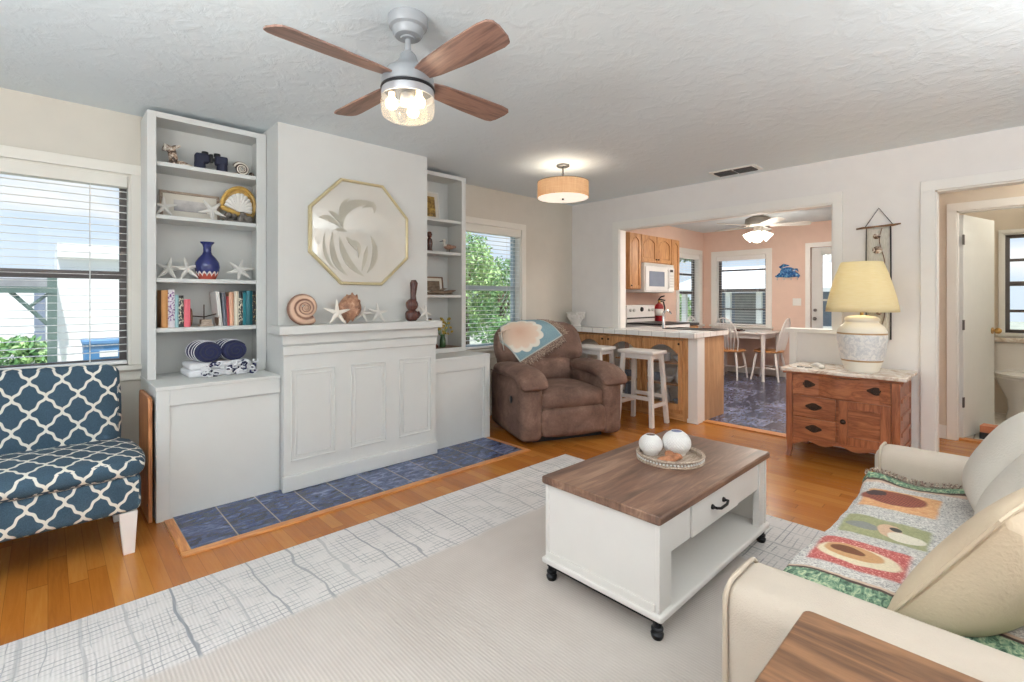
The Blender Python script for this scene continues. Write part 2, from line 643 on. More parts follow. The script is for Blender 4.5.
    def star(s, c, R_, M=None, arms=5, r0=.17, thick=.16, rot=.3, curl=0.):
        """a starfish, arms in the local xz plane, thickness along y"""
        M = M or Matrix()
        for k in range(arms):
            a = rot + 2 * math.pi * k / arms
            pts, rr = [], []
            for i in range(6):
                t = i / 5
                aa = a + curl * t * t * (1 if k % 2 else -1)
                pts.append(Vector(c) + M @ Vector((math.cos(aa) * R_ * t, 0, math.sin(aa) * R_ * t)))
                rr.append(R_ * (r0 * (1 - t) + .045) * (1 if t < .99 else .4))
            s.tube(pts, rr, 8)
        s.ball(Vector(c), (R_ * r0 * 1.15, R_ * r0 * 1.0, R_ * r0 * 1.15), 10, 8, M)
        return s

    def build(s, name, mat, parent=None, at=None, bevel=0, seg=2, sub=0, smooth=True, solid=0, angle=35, label=None):
        bm = s.bm
        if s.o.length:
            bmesh.ops.translate(bm, verts=bm.verts, vec=-s.o)
        bmesh.ops.recalc_face_normals(bm, faces=bm.faces)
        lim = R(angle)
        for f in bm.faces:
            f.smooth = smooth
        if smooth:
            for e in bm.edges:
                if len(e.link_faces) == 2 and e.calc_face_angle(0) > lim:
                    e.smooth = False
        uv = bm.loops.layers.uv.new('box')
        for f in bm.faces:
            n = f.normal
            ax = max(range(3), key=lambda i: abs(n[i]))
            for l in f.loops:
                co = l.vert.co
                l[uv].uv = (co.y, co.z) if ax == 0 else (co.x, co.z) if ax == 1 else (co.x, co.y)
        me = bpy.data.meshes.new(name)
        bm.to_mesh(me)
        bm.free()
        me.materials.append(MAT[mat] if isinstance(mat, str) else mat)
        o = bpy.data.objects.new(name, me)
        COL.objects.link(o)
        if parent is not None:
            o.parent = parent
        if at is not None:
            o.location = at
        if solid:
            m = o.modifiers.new('solid', 'SOLIDIFY')
            m.thickness = solid
            m.offset = 0
        if bevel:
            m = o.modifiers.new('bevel', 'BEVEL')
            m.width = bevel
            m.segments = seg
            m.limit_method = 'ANGLE'
            m.angle_limit = R(40)
            m.harden_normals = False
        if sub:
            m = o.modifiers.new('sub', 'SUBSURF')
            m.levels = m.render_levels = sub
        if label:
            o['label'] = label
        return o


def tag(o, label, cat, group=None, kind=None):
    o['label'] = label
    o['category'] = cat
    if group:
        o['group'] = group
    if kind:
        o['kind'] = kind
    return o


def thing(name, label, cat, loc=(0, 0, 0), rz=0., group=None):
    o = bpy.data.objects.new(name, None)
    o.empty_display_size = .1
    COL.objects.link(o)
    o.location = loc
    o.rotation_euler = (0, 0, R(rz))
    return tag(o, label, cat, group)


def struct(o):
    o['kind'] = 'structure'
    return o


def srect(name, loc=(0, 0, 0), rz=0.):
    o = bpy.data.objects.new(name, None)
    COL.objects.link(o)
    o.location = loc
    o.rotation_euler = (0, 0, R(rz))
    o['kind'] = 'structure'
    return o


def kids(o):
    return [c for c in COL.objects if c.parent == o]


def copy_tree(o, loc=None, rz=None, label=None, parent=None):
    c = o.copy()
    COL.objects.link(c)
    if parent is not None:
        c.parent = parent
    if loc is not None:
        c.location = loc
    if rz is not None:
        c.rotation_euler = (0, 0, R(rz))
    if label:
        c['label'] = label
    for k in kids(o):
        copy_tree(k, parent=c)
    return c


def rotm(loc=(0, 0, 0), rx=0, ry=0, rz=0, sc=(1, 1, 1)):
    return Matrix.Translation(loc) @ Euler((R(rx), R(ry), R(rz))).to_matrix().to_4x4() @ Matrix.Diagonal((*sc, 1))


# ---------------------------------------------------------------- room shell
H = 2.44
WA = 3.96      # wall with the bookcases
WB = 4.836     # wall with the kitchen opening


def wall(name, mat, axis, a0, a1, t0, t1, openings=(), z0=0., z1=H):
    """wall along axis from a0 to a1, t0..t1 thick, with openings (b0, b1, zb, zt)"""
    b = B()
    As = sorted({a0, a1, *[o[0] for o in openings], *[o[1] for o in openings]})
    Zs = sorted({z0, z1, *[o[2] for o in openings], *[o[3] for o in openings]})
    for p, q in zip(As[:-1], As[1:]):
        run = None
        for zl, zh in zip(Zs[:-1], Zs[1:]):
            cx, cz = (p + q) / 2, (zl + zh) / 2
            hole = any(o[0] < cx < o[1] and o[2] < cz < o[3] for o in openings)
            if hole:
                if run:
                    b.box(*((p, q, t0, t1) if axis == 'x' else (t0, t1, p, q)), *run)
                run = None
            else:
                run = (run[0], zh) if run else (zl, zh)
        if run:
            b.box(*((p, q, t0, t1) if axis == 'x' else (t0, t1, p, q)), *run)
    return struct(b.build(name, mat, smooth=False))


struct(B().box(-1.7, 4.90, -1.6, 4.1, -.1, 0).build('floor', 'floor_strips'))
struct(B().box(4.90, 8.65, .9, 4.1, -.1, 0).build('floor_kitchen', 'kitchen_tiles'))
struct(B().box(4.90, 5.90, -1.6, .9, -.1, 0).build('floor_hall', 'floor_strips'))
struct(B().box(5.90, 7.75, -1.6, .9, -.1, 0).build('floor_bath', 'bath_tiles'))
struct(B().box(-3.0, 8.75, -3.0, 4.12, H, H + .16).build('ceiling', 'ceiling_texture'))  # unseen overhang added west and south to block the sun

W1 = (-.925, .385, .83, 2.05)
W2 = (2.98, 3.92, .72, 2.04)
W3 = (7.62, 8.38, .80, 2.03)
W4 = (2.90, 3.73, .80, 2.0)
wall('wall_north', 'paint_beige', 'x', -1.7, 4.90, WA, WA + .14, (W1, W2))
wall('wall_kitchen_north', 'paint_peach', 'x', 4.90, 8.65, WA, WA + .14, (W3,))
wall('wall_east', 'paint_offwhite', 'y', -1.6, WA, WB, WB + .114, ((1.43, 3.25, 0, 2.07), (1.11, 1.43, .955, 2.07), (-.45, .45, 0, 2.07)))
wall('wall_kitchen_east', 'paint_peach', 'y', .9, WA, 8.55, 8.65, (W4, (1.45, 2.26, 0, 2.05)))
wall('wall_kitchen_south', 'paint_peach', 'x', WB + .114, 8.55, .86, .95)
wall('wall_hall_east', 'bath_paint', 'y', -1.6, .86, 5.83, 5.93, ((-.36, .40, 0, 2.03),))
wall('wall_bath_north', 'bath_paint', 'x', 5.93, 7.6, .80, .86)
wall('wall_bath_east', 'bath_paint', 'y', -1.6, .86, 7.6, 7.7, ((-.5, .14, .88, 1.97),))
wall('wall_west', 'paint_offwhite', 'y', -1.6, WA, -1.7, -1.6, ((1.2, 2.7, .4, 2.1),))
wall('wall_south', 'paint_offwhite', 'x', -1.7, 7.7, -1.6, -1.5, ((-.2, 3.4, .4, 2.25),))
wall('wall_chimney', 'paint_white', 'x', 1.115, 2.30, 3.44, WA)


def frame_rect(b, x0, x1, z0, z1, wd, y0, y1, bottom=True):
    b.box(x0 - wd, x1 + wd, y0, y1, z1, z1 + wd)
    b.box(x0 - wd, x0, y0, y1, z0 - (wd if bottom else 0), z1)
    b.box(x1, x1 + wd, y0, y1, z0 - (wd if bottom else 0), z1)
    if bottom:
        b.box(x0, x1, y0, y1, z0 - wd, z0)


def window(n, loc, rz, wd, z0, z1, cas, mrail, sash='bronze_dark', trim='trim_cream', extra_rails=(), blind=None, bl_group='white slatted blinds', bars=()):
    """window centred on loc, local x along the wall, local y outwards"""
    r = srect('window_%d' % n, loc, rz)
    h = wd / 2
    b = B()
    frame_rect(b, -h, h, z0, z1, cas, -.02, .002, False)
    b.build('casing', trim, r, bevel=.003)
    b = B().box(-h - cas - .02, h + cas + .02, -.055, .06, z0 - .03, z0).box(-h - cas, h + cas, -.02, .0, z0 - .10, z0 - .03)
    b.build('sill', trim, r, bevel=.004)
    b = B()
    b.box(-h, -h + .012, .0, .139, z0, z1).box(h - .012, h, .0, .139, z0, z1).box(-h + .012, h - .012, .0, .139, z1 - .012, z1)
    b.build('jamb', trim, r)
    b = B()
    f = .036
    b.box(-h + .012, -h + .012 + f, .085, .125, z0, z1 - .012).box(h - .012 - f, h - .012, .085, .125, z0, z1 - .012)
    b.box(-h + f, h - f, .085, .125, z0, z0 + f).box(-h + f, h - f, .085, .125, z1 - .012 - f, z1 - .012)
    b.box(-h + f, h - f, .075, .125, mrail - .025, mrail + .025)
    for e in extra_rails:
        b.box(-h + f, h - f, .09, .12, e - .015, e + .015)
    for e in bars:
        b.box(e - .01, e + .01, .095, .115, z0 + f, z1 - f)
    b.build('sash', sash, r)
    B().box(-h + .03, h - .03, .103, .107, z0 + .02, z1 - .03).build('pane', 'window_glass', r)
    if blind:
        t = thing('window_blind', blind, 'blind', (loc[0], loc[1], 0), rz, bl_group)
        q = h - .016
        B().box(-q, q, -.012, .062, z1 - .085, z1 - .013).build('headrail', trim if trim != 'trim_white' else 'blind_white', t, bevel=.003)
        b = B()
        zz = z1 - .11
        k = 0
        while zz > z0 + .05:
            M = rotm((0, .03, zz), rx=2)
            b.box(-q, q, -.018, .018, -.0011, .0011, M)
            zz -= .0445
        b.build('slats', 'blind_white', t)
        B().box(-q, q, .006, .055, z0 + .006, z0 + .028).build('bottom_rail', 'blind_white', t, bevel=.003)
        for c in ((-.32, .32) if wd < 1 else (-.35, 0, .35)):
            b = B()
            for yy in (.004, .056):
                b.cyl((c * wd, yy, z0 + .02), (c * wd, yy, z1 - .08), .0016, n=6)
            b.build('ladder_cord', 'cord_white', t)
    return r


window(1, (-.27, WA, 0), 0, 1.31, .83, 2.05, .065, 1.405, blind='wide white slatted blind over the window behind the trellis patterned loveseat')
window(2, (3.45, WA, 0), 0, .94, .72, 2.04, .065, 1.37, blind='white slatted blind over the window behind the brown recliner', sash='sash_skylit')
window(3, (8.0, WA, 0), 0, .76, .80, 2.03, .085, 1.36, extra_rails=(1.68,), trim='trim_white', blind='narrow white kitchen blind beside the wall cabinets and microwave')
window(4, (8.55, 3.315, 0), -90, .83, .80, 2.0, .085, 1.40, extra_rails=(1.75, 1.08), trim='trim_white', blind='white kitchen blind in front of the dining table beside the crab hook rack')
window(5, (7.6, -.18, 0), -90, .64, .88, 1.97, .04, 1.42, extra_rails=(1.68, 1.12), trim='trim_white', sash='bronze_dark')

# openings made up behind the camera to let in light (never in view): plain frames
for n_, (axis, a0, a1, zb, zt, t) in enumerate((('y', 1.2, 2.7, .4, 2.1, -1.65), ('x', -.2, 3.4, .4, 2.25, -1.55)), 6):
    b = B()
    for (p, q, e, f_) in ((a0, a0 + .05, zb, zt), (a1 - .05, a1, zb, zt), ((a0 + a1) / 2 - .03, (a0 + a1) / 2 + .03, zb, zt), (a0, a1, zb, zb + .05), (a0, a1, zt - .05, zt)):
        if axis == 'x':
            b.box(p, q, t - .03, t + .03, e, f_)
        else:
            b.box(t - .03, t + .03, p, q, e, f_)
    struct(b.build('window_%d' % n_, 'trim_white'))

# casing of the kitchen opening and the hall doorway
b = B()
x0, x1 = WB - .018, WB + .001
b.box(x0, x1, 1.04, 3.335, 2.07, 2.155).box(x0, x1, 3.25, 3.335, .90, 2.07).box(x0, x1, 1.04, 1.11, .99, 2.07)
b.box(WB, WB + .114, 3.238, 3.25, .90, 2.058).box(WB, WB + .114, 1.11, 1.122, .99, 2.058).box(WB, WB + .114, 1.11, 3.25, 2.058, 2.07)
struct(b.build('trim_1', 'trim_white', bevel=.002))
b = B()
b.box(WB - .03, WB + .14, 1.02, 1.475, .955, .99).box(WB - .012, WB + .126, 1.385, 1.445, 0, .955)
struct(b.build('trim_2', 'trim_white', bevel=.003))
b = B()
b.box(x0, x1, -.53, .535, 2.07, 2.145).box(x0, x1, .45, .535, 0, 2.07).box(x0, x1, -.53, -.45, 0, 2.07)
b.box(WB, WB + .114, .438, .45, 0, 2.058).box(WB, WB + .114, -.45, -.438, 0, 2.058).box(WB, WB + .114, -.438, .438, 2.058, 2.07)
struct(b.build('trim_3', 'trim_white', bevel=.002))
b = B()
b.box(5.812, 5.831, -.43, .465, 2.03, 2.10).box(5.812, 5.831, .40, .465, 0, 2.03).box(5.812, 5.831, -.43, -.36, 0, 2.03)
b.box(5.83, 5.93, .388, .40, 0, 2.018).box(5.83, 5.93, -.36, -.348, 0, 2.018).box(5.83, 5.93, -.348, .388, 2.018, 2.03)
struct(b.build('trim_4', 'trim_white', bevel=.002))
# wooden threshold strips
struct(B().box(WB - .03, WB + .08, 1.445, 2.235, 0, .012).build('trim_5', 'hearth_oak_y', bevel=.003))
struct(B().box(5.86, 5.95, -.35, .388, 0, .012).build('trim_6', 'hearth_oak_y', bevel=.003))


def baseboard(side, axis, a0, a1, t0, t1, h=.10):
    b = B()
    if axis == 'x':
        b.box(a0, a1, t0, t1, 0, h)
    else:
        b.box(t0, t1, a0, a1, 0, h)
    struct(b.build('baseboard_' + side, 'trim_white', bevel=.004))


baseboard('north', 'x', -1.6, .43, WA - .014, WA)
baseboard('north_corner', 'x', 2.91, 4.6, WA - .014, WA)
baseboard('east', 'y', .535, 1.385, WB - .014, WB)
baseboard('hall', 'y', .465, .86, 5.816, 5.83, .12)
baseboard('kitchen_east', 'y', 2.35, WA, 8.536, 8.55)
baseboard('west', 'y', -1.5, WA, -1.6, -1.586)
baseboard('south', 'x', -1.6, 4.8, -1.5, -1.486)

# hearth: slate tiles in an oak border, flush with the floor
struct(B().box(.515, 2.845, 2.85, 3.42, -.05, .006).build('floor_hearth', 'slate_tiles'))
b = B().box(.47, 2.885, 2.80, 2.85, -.03, .009)
struct(b.build('trim_7', 'hearth_oak', bevel=.003))
b = B().box(.47, .515, 2.85, 3.325, -.03, .009).box(2.845, 2.885, 2.85, 3.325, -.03, .009)
struct(b.build('trim_8', 'hearth_oak_y', bevel=.003))

# ---------------------------------------------------------------- door to the garden at the end of the kitchen
r = srect('door_1', (8.55, 1.855, 0), -90)
b = B()
frame_rect(b, -.405, .405, 0, 2.05, .07, -.02, .0, False)
b.build('casing', 'trim_white', r, bevel=.003)
b = B()
b.box(-.40, -.26, .02, .06, .01, 2.04).box(.26, .40, .02, .06, .01, 2.04).box(-.26, .26, .02, .06, .01, .62).box(-.26, .26, .02, .06, 1.93, 2.04)
b.build('door_slab', 'paint_white', r, bevel=.004)
B().box(-.26, .26, .036, .042, .62, 1.93).build('pane', 'window_glass', r)
b = B().box(-.27, -.245, .012, .024, .60, 1.95).box(.245, .27, .012, .024, .60, 1.95).box(-.27, .27, .012, .024, .60, .625).box(-.27, .27, .012, .024, 1.925, 1.95).box(-.26, .26, .03, .05, 1.22, 1.25)
b.build('glazing_bead', 'paint_white', r)
B().ball((-.345, -.02, .95), .028).cyl((-.345, .02, .95), (-.345, -.02, .95), .012).build('knob', 'grey_nickel', r)
B().cyl((-.345, .02, 1.08), (-.345, .0, 1.08), .024).build('deadbolt', 'grey_nickel', r)

# bathroom door, hinged on the left jamb and standing open into the bathroom
r = srect('door_2', (5.905, .378, 0), -14.5)
B().box(0.004, .71, -.018, .018, .012, 2.005).build('door_slab', 'paint_white', r, bevel=.003)
for zz in (.33, 1.02, 1.78):
    B().cyl((-.006, -.02, zz - .045), (-.006, -.02, zz + .045), .007, n=10).box(-.002, .03, -.0195, -.0175, zz - .045, zz + .045).build('hinge', 'bronze_dark', r)
B().ball((.65, -.06, .95), .028).cyl((.65, -.02, .95), (.65, -.05, .95), .012).cyl((.65, -.019, .95), (.65, -.026, .95), .03).build('knob', 'brass', r)

# ---------------------------------------------------------------- patterned cloth and other special materials
g = G('trellis_navy')
u, v, _ = g.xyz(g.co('UV'))
U = g.f('DIVIDE', u, .125)
V = g.f('DIVIDE', v, .165)
p = g.f('ADD', U, V)
q = g.f('SUBTRACT', U, V)


def dl(a, b_):
    wv = g.f('MULTIPLY', g.f('SINE', g.f('MULTIPLY', b_, 2 * math.pi * 2)), .036)
    return g.f('ABSOLUTE', g.f('SUBTRACT', g.f('FRACT', g.f('ADD', g.f('ADD', a, wv), .5)), .5))


d = g.f('MINIMUM', dl(p, q), dl(q, p))
line = g.sstep(d, .072, .055)
edge = g.sstep(d, .125, .10)
n = g.noise(g.co(), 240, 2)
navy = g.ramp(n, [(.3, srgb(42, 64, 80)), (.7, srgb(58, 82, 98))])
col = g.mix(line, navy, srgb(226, 220, 208))
g.bump(n, .3, .003)
g.done(col, .9)

g = G('suede_brown')
n = g.noise(g.co(), 5, 5, .65, .4)
n2 = g.noise(g.co(), 60, 3)
col = g.ramp(g.f('ADD', g.f('MULTIPLY', n, .8), g.f('MULTIPLY', n2, .2)), [(.3, srgb(84, 62, 53)), (.55, srgb(120, 92, 79)), (.75, srgb(154, 124, 108))])
g.bump(n2, .15, .003)
g.done(col, .85)

g = G('rug_weave')
x, y, z = g.xyz(g.co())
nz = g.noise(g.co(), 2.2, 3, .6)
rib = g.f('SINE', g.f('MULTIPLY', x, 2 * math.pi / .0125))
rib2 = g.f('SINE', g.f('MULTIPLY', y, 2 * math.pi / .05))
wob = g.f('MULTIPLY', g.f('SUBTRACT', g.noise(g.mp(g.co(), (3, 1.1, 1)), 1.6, 3), .5), .11)
wob2 = g.f('MULTIPLY', g.f('SUBTRACT', g.noise(g.mp(g.co(), (1.1, 3, 1)), 1.6, 3), .5), .05)


def lines(c, wb, step, wd, seed):
    t = g.f('DIVIDE', g.f('ADD', c, wb), step)
    fr = g.f('ABSOLUTE', g.f('SUBTRACT', g.f('FRACT', t), .5))
    on = g.rand(g.vec(g.f('FLOOR', t), seed, 0))
    k = g.sstep(fr, wd, wd * .5)
    return g.f('MULTIPLY', k, g.f('ADD', .25, g.f('MULTIPLY', on, .75)))


brk = g.sstep(g.noise(g.co(), 9, 2), .36, .52)
l1 = lines(y, wob2, .027, .13, 1.)
l2 = lines(x, wob, .031, .09, 2.)
l3 = lines(x, g.f('MULTIPLY', wob, 1.6), .155, .045, 3.)
inb = g.f('MAXIMUM', g.sstep(g.f('ADD', y, g.f('MULTIPLY', nz, .1)), 2.01, 2.05), g.sstep(g.f('ADD', x, g.f('MULTIPLY', nz, .1)), 2.44, 2.48))
l1 = g.f('MULTIPLY', l1, g.f('MULTIPLY', brk, .80))
l2 = g.f('MULTIPLY', l2, g.f('MULTIPLY', brk, .60))
l3 = g.f('MULTIPLY', l3, .85)
ln = g.f('MULTIPLY', g.f('MAXIMUM', l1, g.f('MAXIMUM', l2, l3)), inb)
base = g.ramp(nz, [(.3, srgb(190, 180, 173)), (.7, srgb(204, 195, 188))])
base = g.mix(inb, base, g.ramp(nz, [(.3, srgb(206, 201, 198)), (.7, srgb(220, 215, 212))]))
base = g.mix(g.f('MULTIPLY', g.sstep(rib, .2, 1.), g.f('SUBTRACT', .16, g.f('MULTIPLY', inb, .08))), base, srgb(150, 142, 134))
col = g.mix(ln, base, srgb(118, 122, 128))
g.bump(g.f('ADD', rib, g.f('MULTIPLY', g.noise(g.co(), 220, 2), .8)), .22, .004)
g.done(col, .95)

# seat throw: shells in coloured fields on a speckled ground, leafy green border (world metres)
g = G('tapestry_shells')
x, y, z = g.xyz(g.co())
wn = g.noise(g.co(), 14, 3)
xx = g.f('ADD', x, g.f('MULTIPLY', g.f('SUBTRACT', wn, .5), .022))
yy = g.f('ADD', y, g.f('MULTIPLY', g.f('SUBTRACT', g.noise(g.mp(g.co(), loc=(4, 2, 0)), 14, 3), .5), .022))
fine = g.noise(g.co(), 170, 2, .7)
sp = g.noise(g.co(), 60, 3, .7)
ground = g.ramp(g.f('ADD', g.f('MULTIPLY', fine, .6), g.f('MULTIPLY', sp, .4)), [(.38, srgb(150, 148, 148)), (.52, srgb(206, 202, 196)), (.66, srgb(226, 222, 216))])
leaf = g.noise(g.mp(g.co(), (1, 2.2, 1), rot=(0, 0, .6)), 26, 4, .6, 1.6)
green = g.ramp(leaf, [(.36, srgb(58, 82, 68)), (.5, srgb(108, 138, 112)), (.64, srgb(172, 182, 148))])
orange = g.ramp(sp, [(.3, srgb(206, 140, 92)), (.7, srgb(232, 186, 138))])
red = g.ramp(fine, [(.42, srgb(170, 78, 74)), (.58, srgb(194, 108, 100)), (.70, srgb(230, 190, 176))])
olive = g.ramp(g.f('ADD', g.f('MULTIPLY', sp, .5), g.f('MULTIPLY', g.wave(g.co(), 60, 1.), .35)), [(.3, srgb(128, 134, 92)), (.7, srgb(190, 184, 146))])
col = ground
col = g.mix(g.box(xx, yy, 2.20, 2.42, .205, .425, .008), col, orange)
col = g.mix(g.box(xx, yy, 1.93, 2.08, .20, .43, .008), col, olive)
col = g.mix(g.box(xx, yy, 1.635, 1.845, .22, .445, .008), col, red)
# shells
fan = g.ell(xx, yy, 2.33, .34, .075, .10)
fcol = g.ramp(g.wave(g.mp(g.co(), rot=(0, 0, .5)), 26, 3.), [(.2, srgb(82, 40, 34)), (.7, srgb(166, 92, 72))])
col = g.mix(fan, col, fcol)
col = g.mix(g.ell(xx, yy, 2.355, .395, .04, .032), col, srgb(66, 48, 52))
col = g.mix(g.ell(xx, yy, 2.00, .375, .024, .045), col, srgb(130, 130, 126))
col = g.mix(g.ell(xx, yy, 2.01, .30, .045, .035), col, srgb(206, 170, 142))
col = g.mix(g.ell(xx, yy, 1.985, .255, .034, .05), col, srgb(222, 214, 196))
col = g.mix(g.ell(xx, yy, 2.03, .285, .014, .018), col, srgb(60, 58, 54))
col = g.mix(g.ell(xx, yy, 1.735, .335, .062, .105), col, srgb(228, 214, 184))
col = g.mix(g.ell(xx, yy, 1.75, .35, .045, .075), col, srgb(196, 150, 104))
col = g.mix(g.ell(xx, yy, 1.755, .365, .022, .045), col, srgb(110, 66, 42))
col = g.mix(g.ell(xx, yy, 2.33, .05, .07, .07), col, g.ramp(sp, [(.4, srgb(96, 98, 100)), (.6, srgb(190, 186, 180))]))
col = g.mix(g.ell(xx, yy, 2.02, .12, .03, .025), col, srgb(204, 176, 152))
col = g.mix(.35, col, g.mix(1., col, g.ramp(fine, [(.35, (.55, .55, .55)), (.65, (1, 1, 1))]), 'MULTIPLY'))
# borders
edge = g.f('MAXIMUM', g.sstep(xx, 1.578, 1.57), g.sstep(xx, 2.482, 2.49))
col = g.mix(edge, col, srgb(196, 170, 150))
e2 = g.f('MAXIMUM', g.sstep(xx, 1.566, 1.56), g.sstep(xx, 2.494, 2.50))
col = g.mix(e2, col, srgb(70, 50, 44))
e3 = g.f('MAXIMUM', g.sstep(xx, 1.555, 1.549), g.sstep(xx, 2.505, 2.511))
col = g.mix(e3, col, green)
g.bump(fine, .5, .004)
g.done(col, .95)

# recliner throw: a pale shell on blue, in the cloth's own coordinates
g = G('throw_shell')
u, v, _ = g.xyz(g.co('UV'))
du = g.f('SUBTRACT', u, .36)
dv = g.f('SUBTRACT', v, .52)
rad = g.f('SQRT', g.f('ADD', g.f('MULTIPLY', du, du), g.f('MULTIPLY', dv, dv)))
ang = g.f('ARCTAN2', dv, du)
lobe = g.f('MULTIPLY', g.f('ABSOLUTE', g.f('SINE', g.f('MULTIPLY', ang, 6.))), .055)
sh = g.sstep(g.f('SUBTRACT', rad, lobe), .40, .385)
rim = g.sstep(g.f('SUBTRACT', rad, lobe), .34, .28)
fine = g.noise(g.co(), 190, 2)
blue = g.ramp(fine, [(.3, srgb(110, 142, 154)), (.7, srgb(146, 174, 182))])
pe = g.ramp(g.f('ADD', g.f('MULTIPLY', rad, 2.2), g.f('MULTIPLY', fine, .3)), [(.2, srgb(212, 176, 152)), (.8, srgb(228, 206, 186))])
col = g.mix(sh, blue, srgb(232, 226, 214))
col = g.mix(rim, col, pe)
bd = g.f('MAXIMUM', g.sstep(g.f('ABSOLUTE', g.f('SUBTRACT', u, .5)), .470, .478), g.sstep(g.f('ABSOLUTE', g.f('SUBTRACT', v, .5)), .470, .478))
col = g.mix(bd, col, srgb(196, 200, 196))
g.bump(fine, .4, .003)
g.done(col, .95)
g = G('fringe_mixed')
n = g.noise(g.co(), 130, 2, .7)
g.done(g.ramp(n, [(.35, srgb(82, 60, 52)), (.5, srgb(146, 122, 108)), (.65, srgb(206, 190, 172))]), .95)

g = G('stripes_navy')
u, v, _ = g.xyz(g.co('UV'))
x, y, z = g.xyz(g.co())
st = g.f('FRACT', g.f('DIVIDE', g.f('ADD', g.f('ADD', x, g.f('MULTIPLY', z, .6)), g.f('MULTIPLY', g.noise(g.co(), 6), .02)), .034))
g.bump(g.noise(g.co(), 220, 2), .5, .003)
g.done(g.mix(g.sstep(st, .48, .52), srgb(240, 240, 242), srgb(36, 40, 76)), .95)

g = G('marble_top')
n = g.noise(g.co(), 7, 6, .7, 1.6)
g.done(g.ramp(n, [(.3, srgb(176, 150, 128)), (.46, srgb(222, 206, 190)), (.6, srgb(238, 232, 224)), (.72, srgb(206, 182, 160))]), .25)

g = G('white_tile_top')
x, y, z = g.xyz(g.co())
fu = g.f('ABSOLUTE', g.f('SUBTRACT', g.f('FRACT', g.f('DIVIDE', g.f('ADD', x, .06), .154)), .5))
fv = g.f('ABSOLUTE', g.f('SUBTRACT', g.f('FRACT', g.f('DIVIDE', y, .154)), .5))
gp = g.f('MAXIMUM', g.sstep(fu, .478, .49), g.sstep(fv, .478, .49))
g.bump(g.f('MULTIPLY', gp, -1.), .3, .003)
g.done(g.mix(gp, srgb(240, 238, 234), srgb(176, 172, 168)), .2)

g = G('shade_linen')
n = g.f('ADD', g.noise(g.mp(g.co(), (60, 60, 3)), 3, 2), g.noise(g.mp(g.co(), (4, 4, 70)), 3, 2))
col = g.ramp(g.f('MULTIPLY', n, .5), [(.35, srgb(224, 194, 156)), (.65, srgb(244, 222, 190))])
tr = g.new('ShaderNodeBsdfTranslucent')
g.put(tr.inputs[0], col)
ms = g.new('ShaderNodeMixShader')
ms.inputs[0].default_value = .42
g.t.links.new(g.b.outputs[0], ms.inputs[1])
g.t.links.new(tr.outputs[0], ms.inputs[2])
g.t.links.new(ms.outputs[0], g.o.inputs['Surface'])
g.done(col, .9)
g = G('shade_yellow')
n = g.noise(g.mp(g.co(), (5, 5, 60)), 3, 2)
col = g.ramp(n, [(.3, srgb(240, 232, 198)), (.7, srgb(246, 240, 214))])
tr = g.new('ShaderNodeBsdfTranslucent')
g.put(tr.inputs[0], col)
ms = g.new('ShaderNodeMixShader')
ms.inputs[0].default_value = .45
g.t.links.new(g.b.outputs[0], ms.inputs[1])
g.t.links.new(tr.outputs[0], ms.inputs[2])
g.t.links.new(ms.outputs[0], g.o.inputs['Surface'])
g.done(col, .9)

g = G('lamp_ceramic')
x, y, z = g.xyz(g.co())
n = g.noise(g.co(), 34, 3, .7, .8)
pat = g.ramp(n, [(.42, srgb(212, 215, 216)), (.58, srgb(238, 238, 234))])
band = g.box(z, z, .085, .285, .085, .285, .004)
col = g.mix(band, srgb(242, 236, 222), pat)
bn = g.f('MAXIMUM', g.box(z, z, .078, .090, -1, 2, .001), g.box(z, z, .282, .294, -1, 2, .001))
col = g.mix(bn, col, srgb(176, 140, 92))
g.bump(g.f('MULTIPLY', n, band), .5, .006)
g.done(col, .35)

g = G('shell_brown')
n = g.noise(g.mp(g.co(), (9, 9, 9)), 3, 4, .6, 1.5)
g.bump(n, .4, .006)
g.done(g.ramp(n, [(.3, srgb(124, 84, 66)), (.5, srgb(166, 124, 102)), (.72, srgb(210, 182, 160))]), .45)


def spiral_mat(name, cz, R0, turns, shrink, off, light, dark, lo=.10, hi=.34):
    """a shell with colour winding along its whorls"""
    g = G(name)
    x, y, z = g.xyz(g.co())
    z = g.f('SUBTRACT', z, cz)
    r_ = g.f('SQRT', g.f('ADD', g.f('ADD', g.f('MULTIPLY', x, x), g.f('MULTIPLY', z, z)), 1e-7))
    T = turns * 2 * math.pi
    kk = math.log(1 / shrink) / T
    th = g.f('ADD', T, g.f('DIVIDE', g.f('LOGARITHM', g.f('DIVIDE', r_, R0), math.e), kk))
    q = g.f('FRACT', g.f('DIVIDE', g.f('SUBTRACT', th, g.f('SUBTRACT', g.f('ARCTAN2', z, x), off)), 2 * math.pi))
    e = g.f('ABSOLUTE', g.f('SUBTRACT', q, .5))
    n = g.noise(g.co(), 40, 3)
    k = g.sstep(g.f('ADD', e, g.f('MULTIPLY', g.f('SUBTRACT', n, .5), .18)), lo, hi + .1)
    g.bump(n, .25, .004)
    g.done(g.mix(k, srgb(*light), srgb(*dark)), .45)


spiral_mat('shell_nautilus', .115, .128, 3.4, .17, 2.9, (206, 172, 148), (122, 86, 70), .16, .36)  # crests paler, grooves darker: whorl shade painted into the colour
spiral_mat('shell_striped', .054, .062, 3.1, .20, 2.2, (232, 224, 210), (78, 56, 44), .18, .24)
g = G('shell_knobbed')
n = g.noise(g.co(), 30, 4, .6, .5)
g.bump(n, .5, .008)
g.done(g.ramp(n, [(.3, srgb(128, 88, 68)), (.6, srgb(180, 134, 106)), (.75, srgb(216, 186, 160))]), .6)
g = G('shell_spots')
n = g.noise(g.co(), 26, 3, .6, 1.)
g.done(g.ramp(n, [(.42, srgb(70, 50, 40)), (.5, srgb(176, 150, 128)), (.6, srgb(232, 224, 212))]), .3)

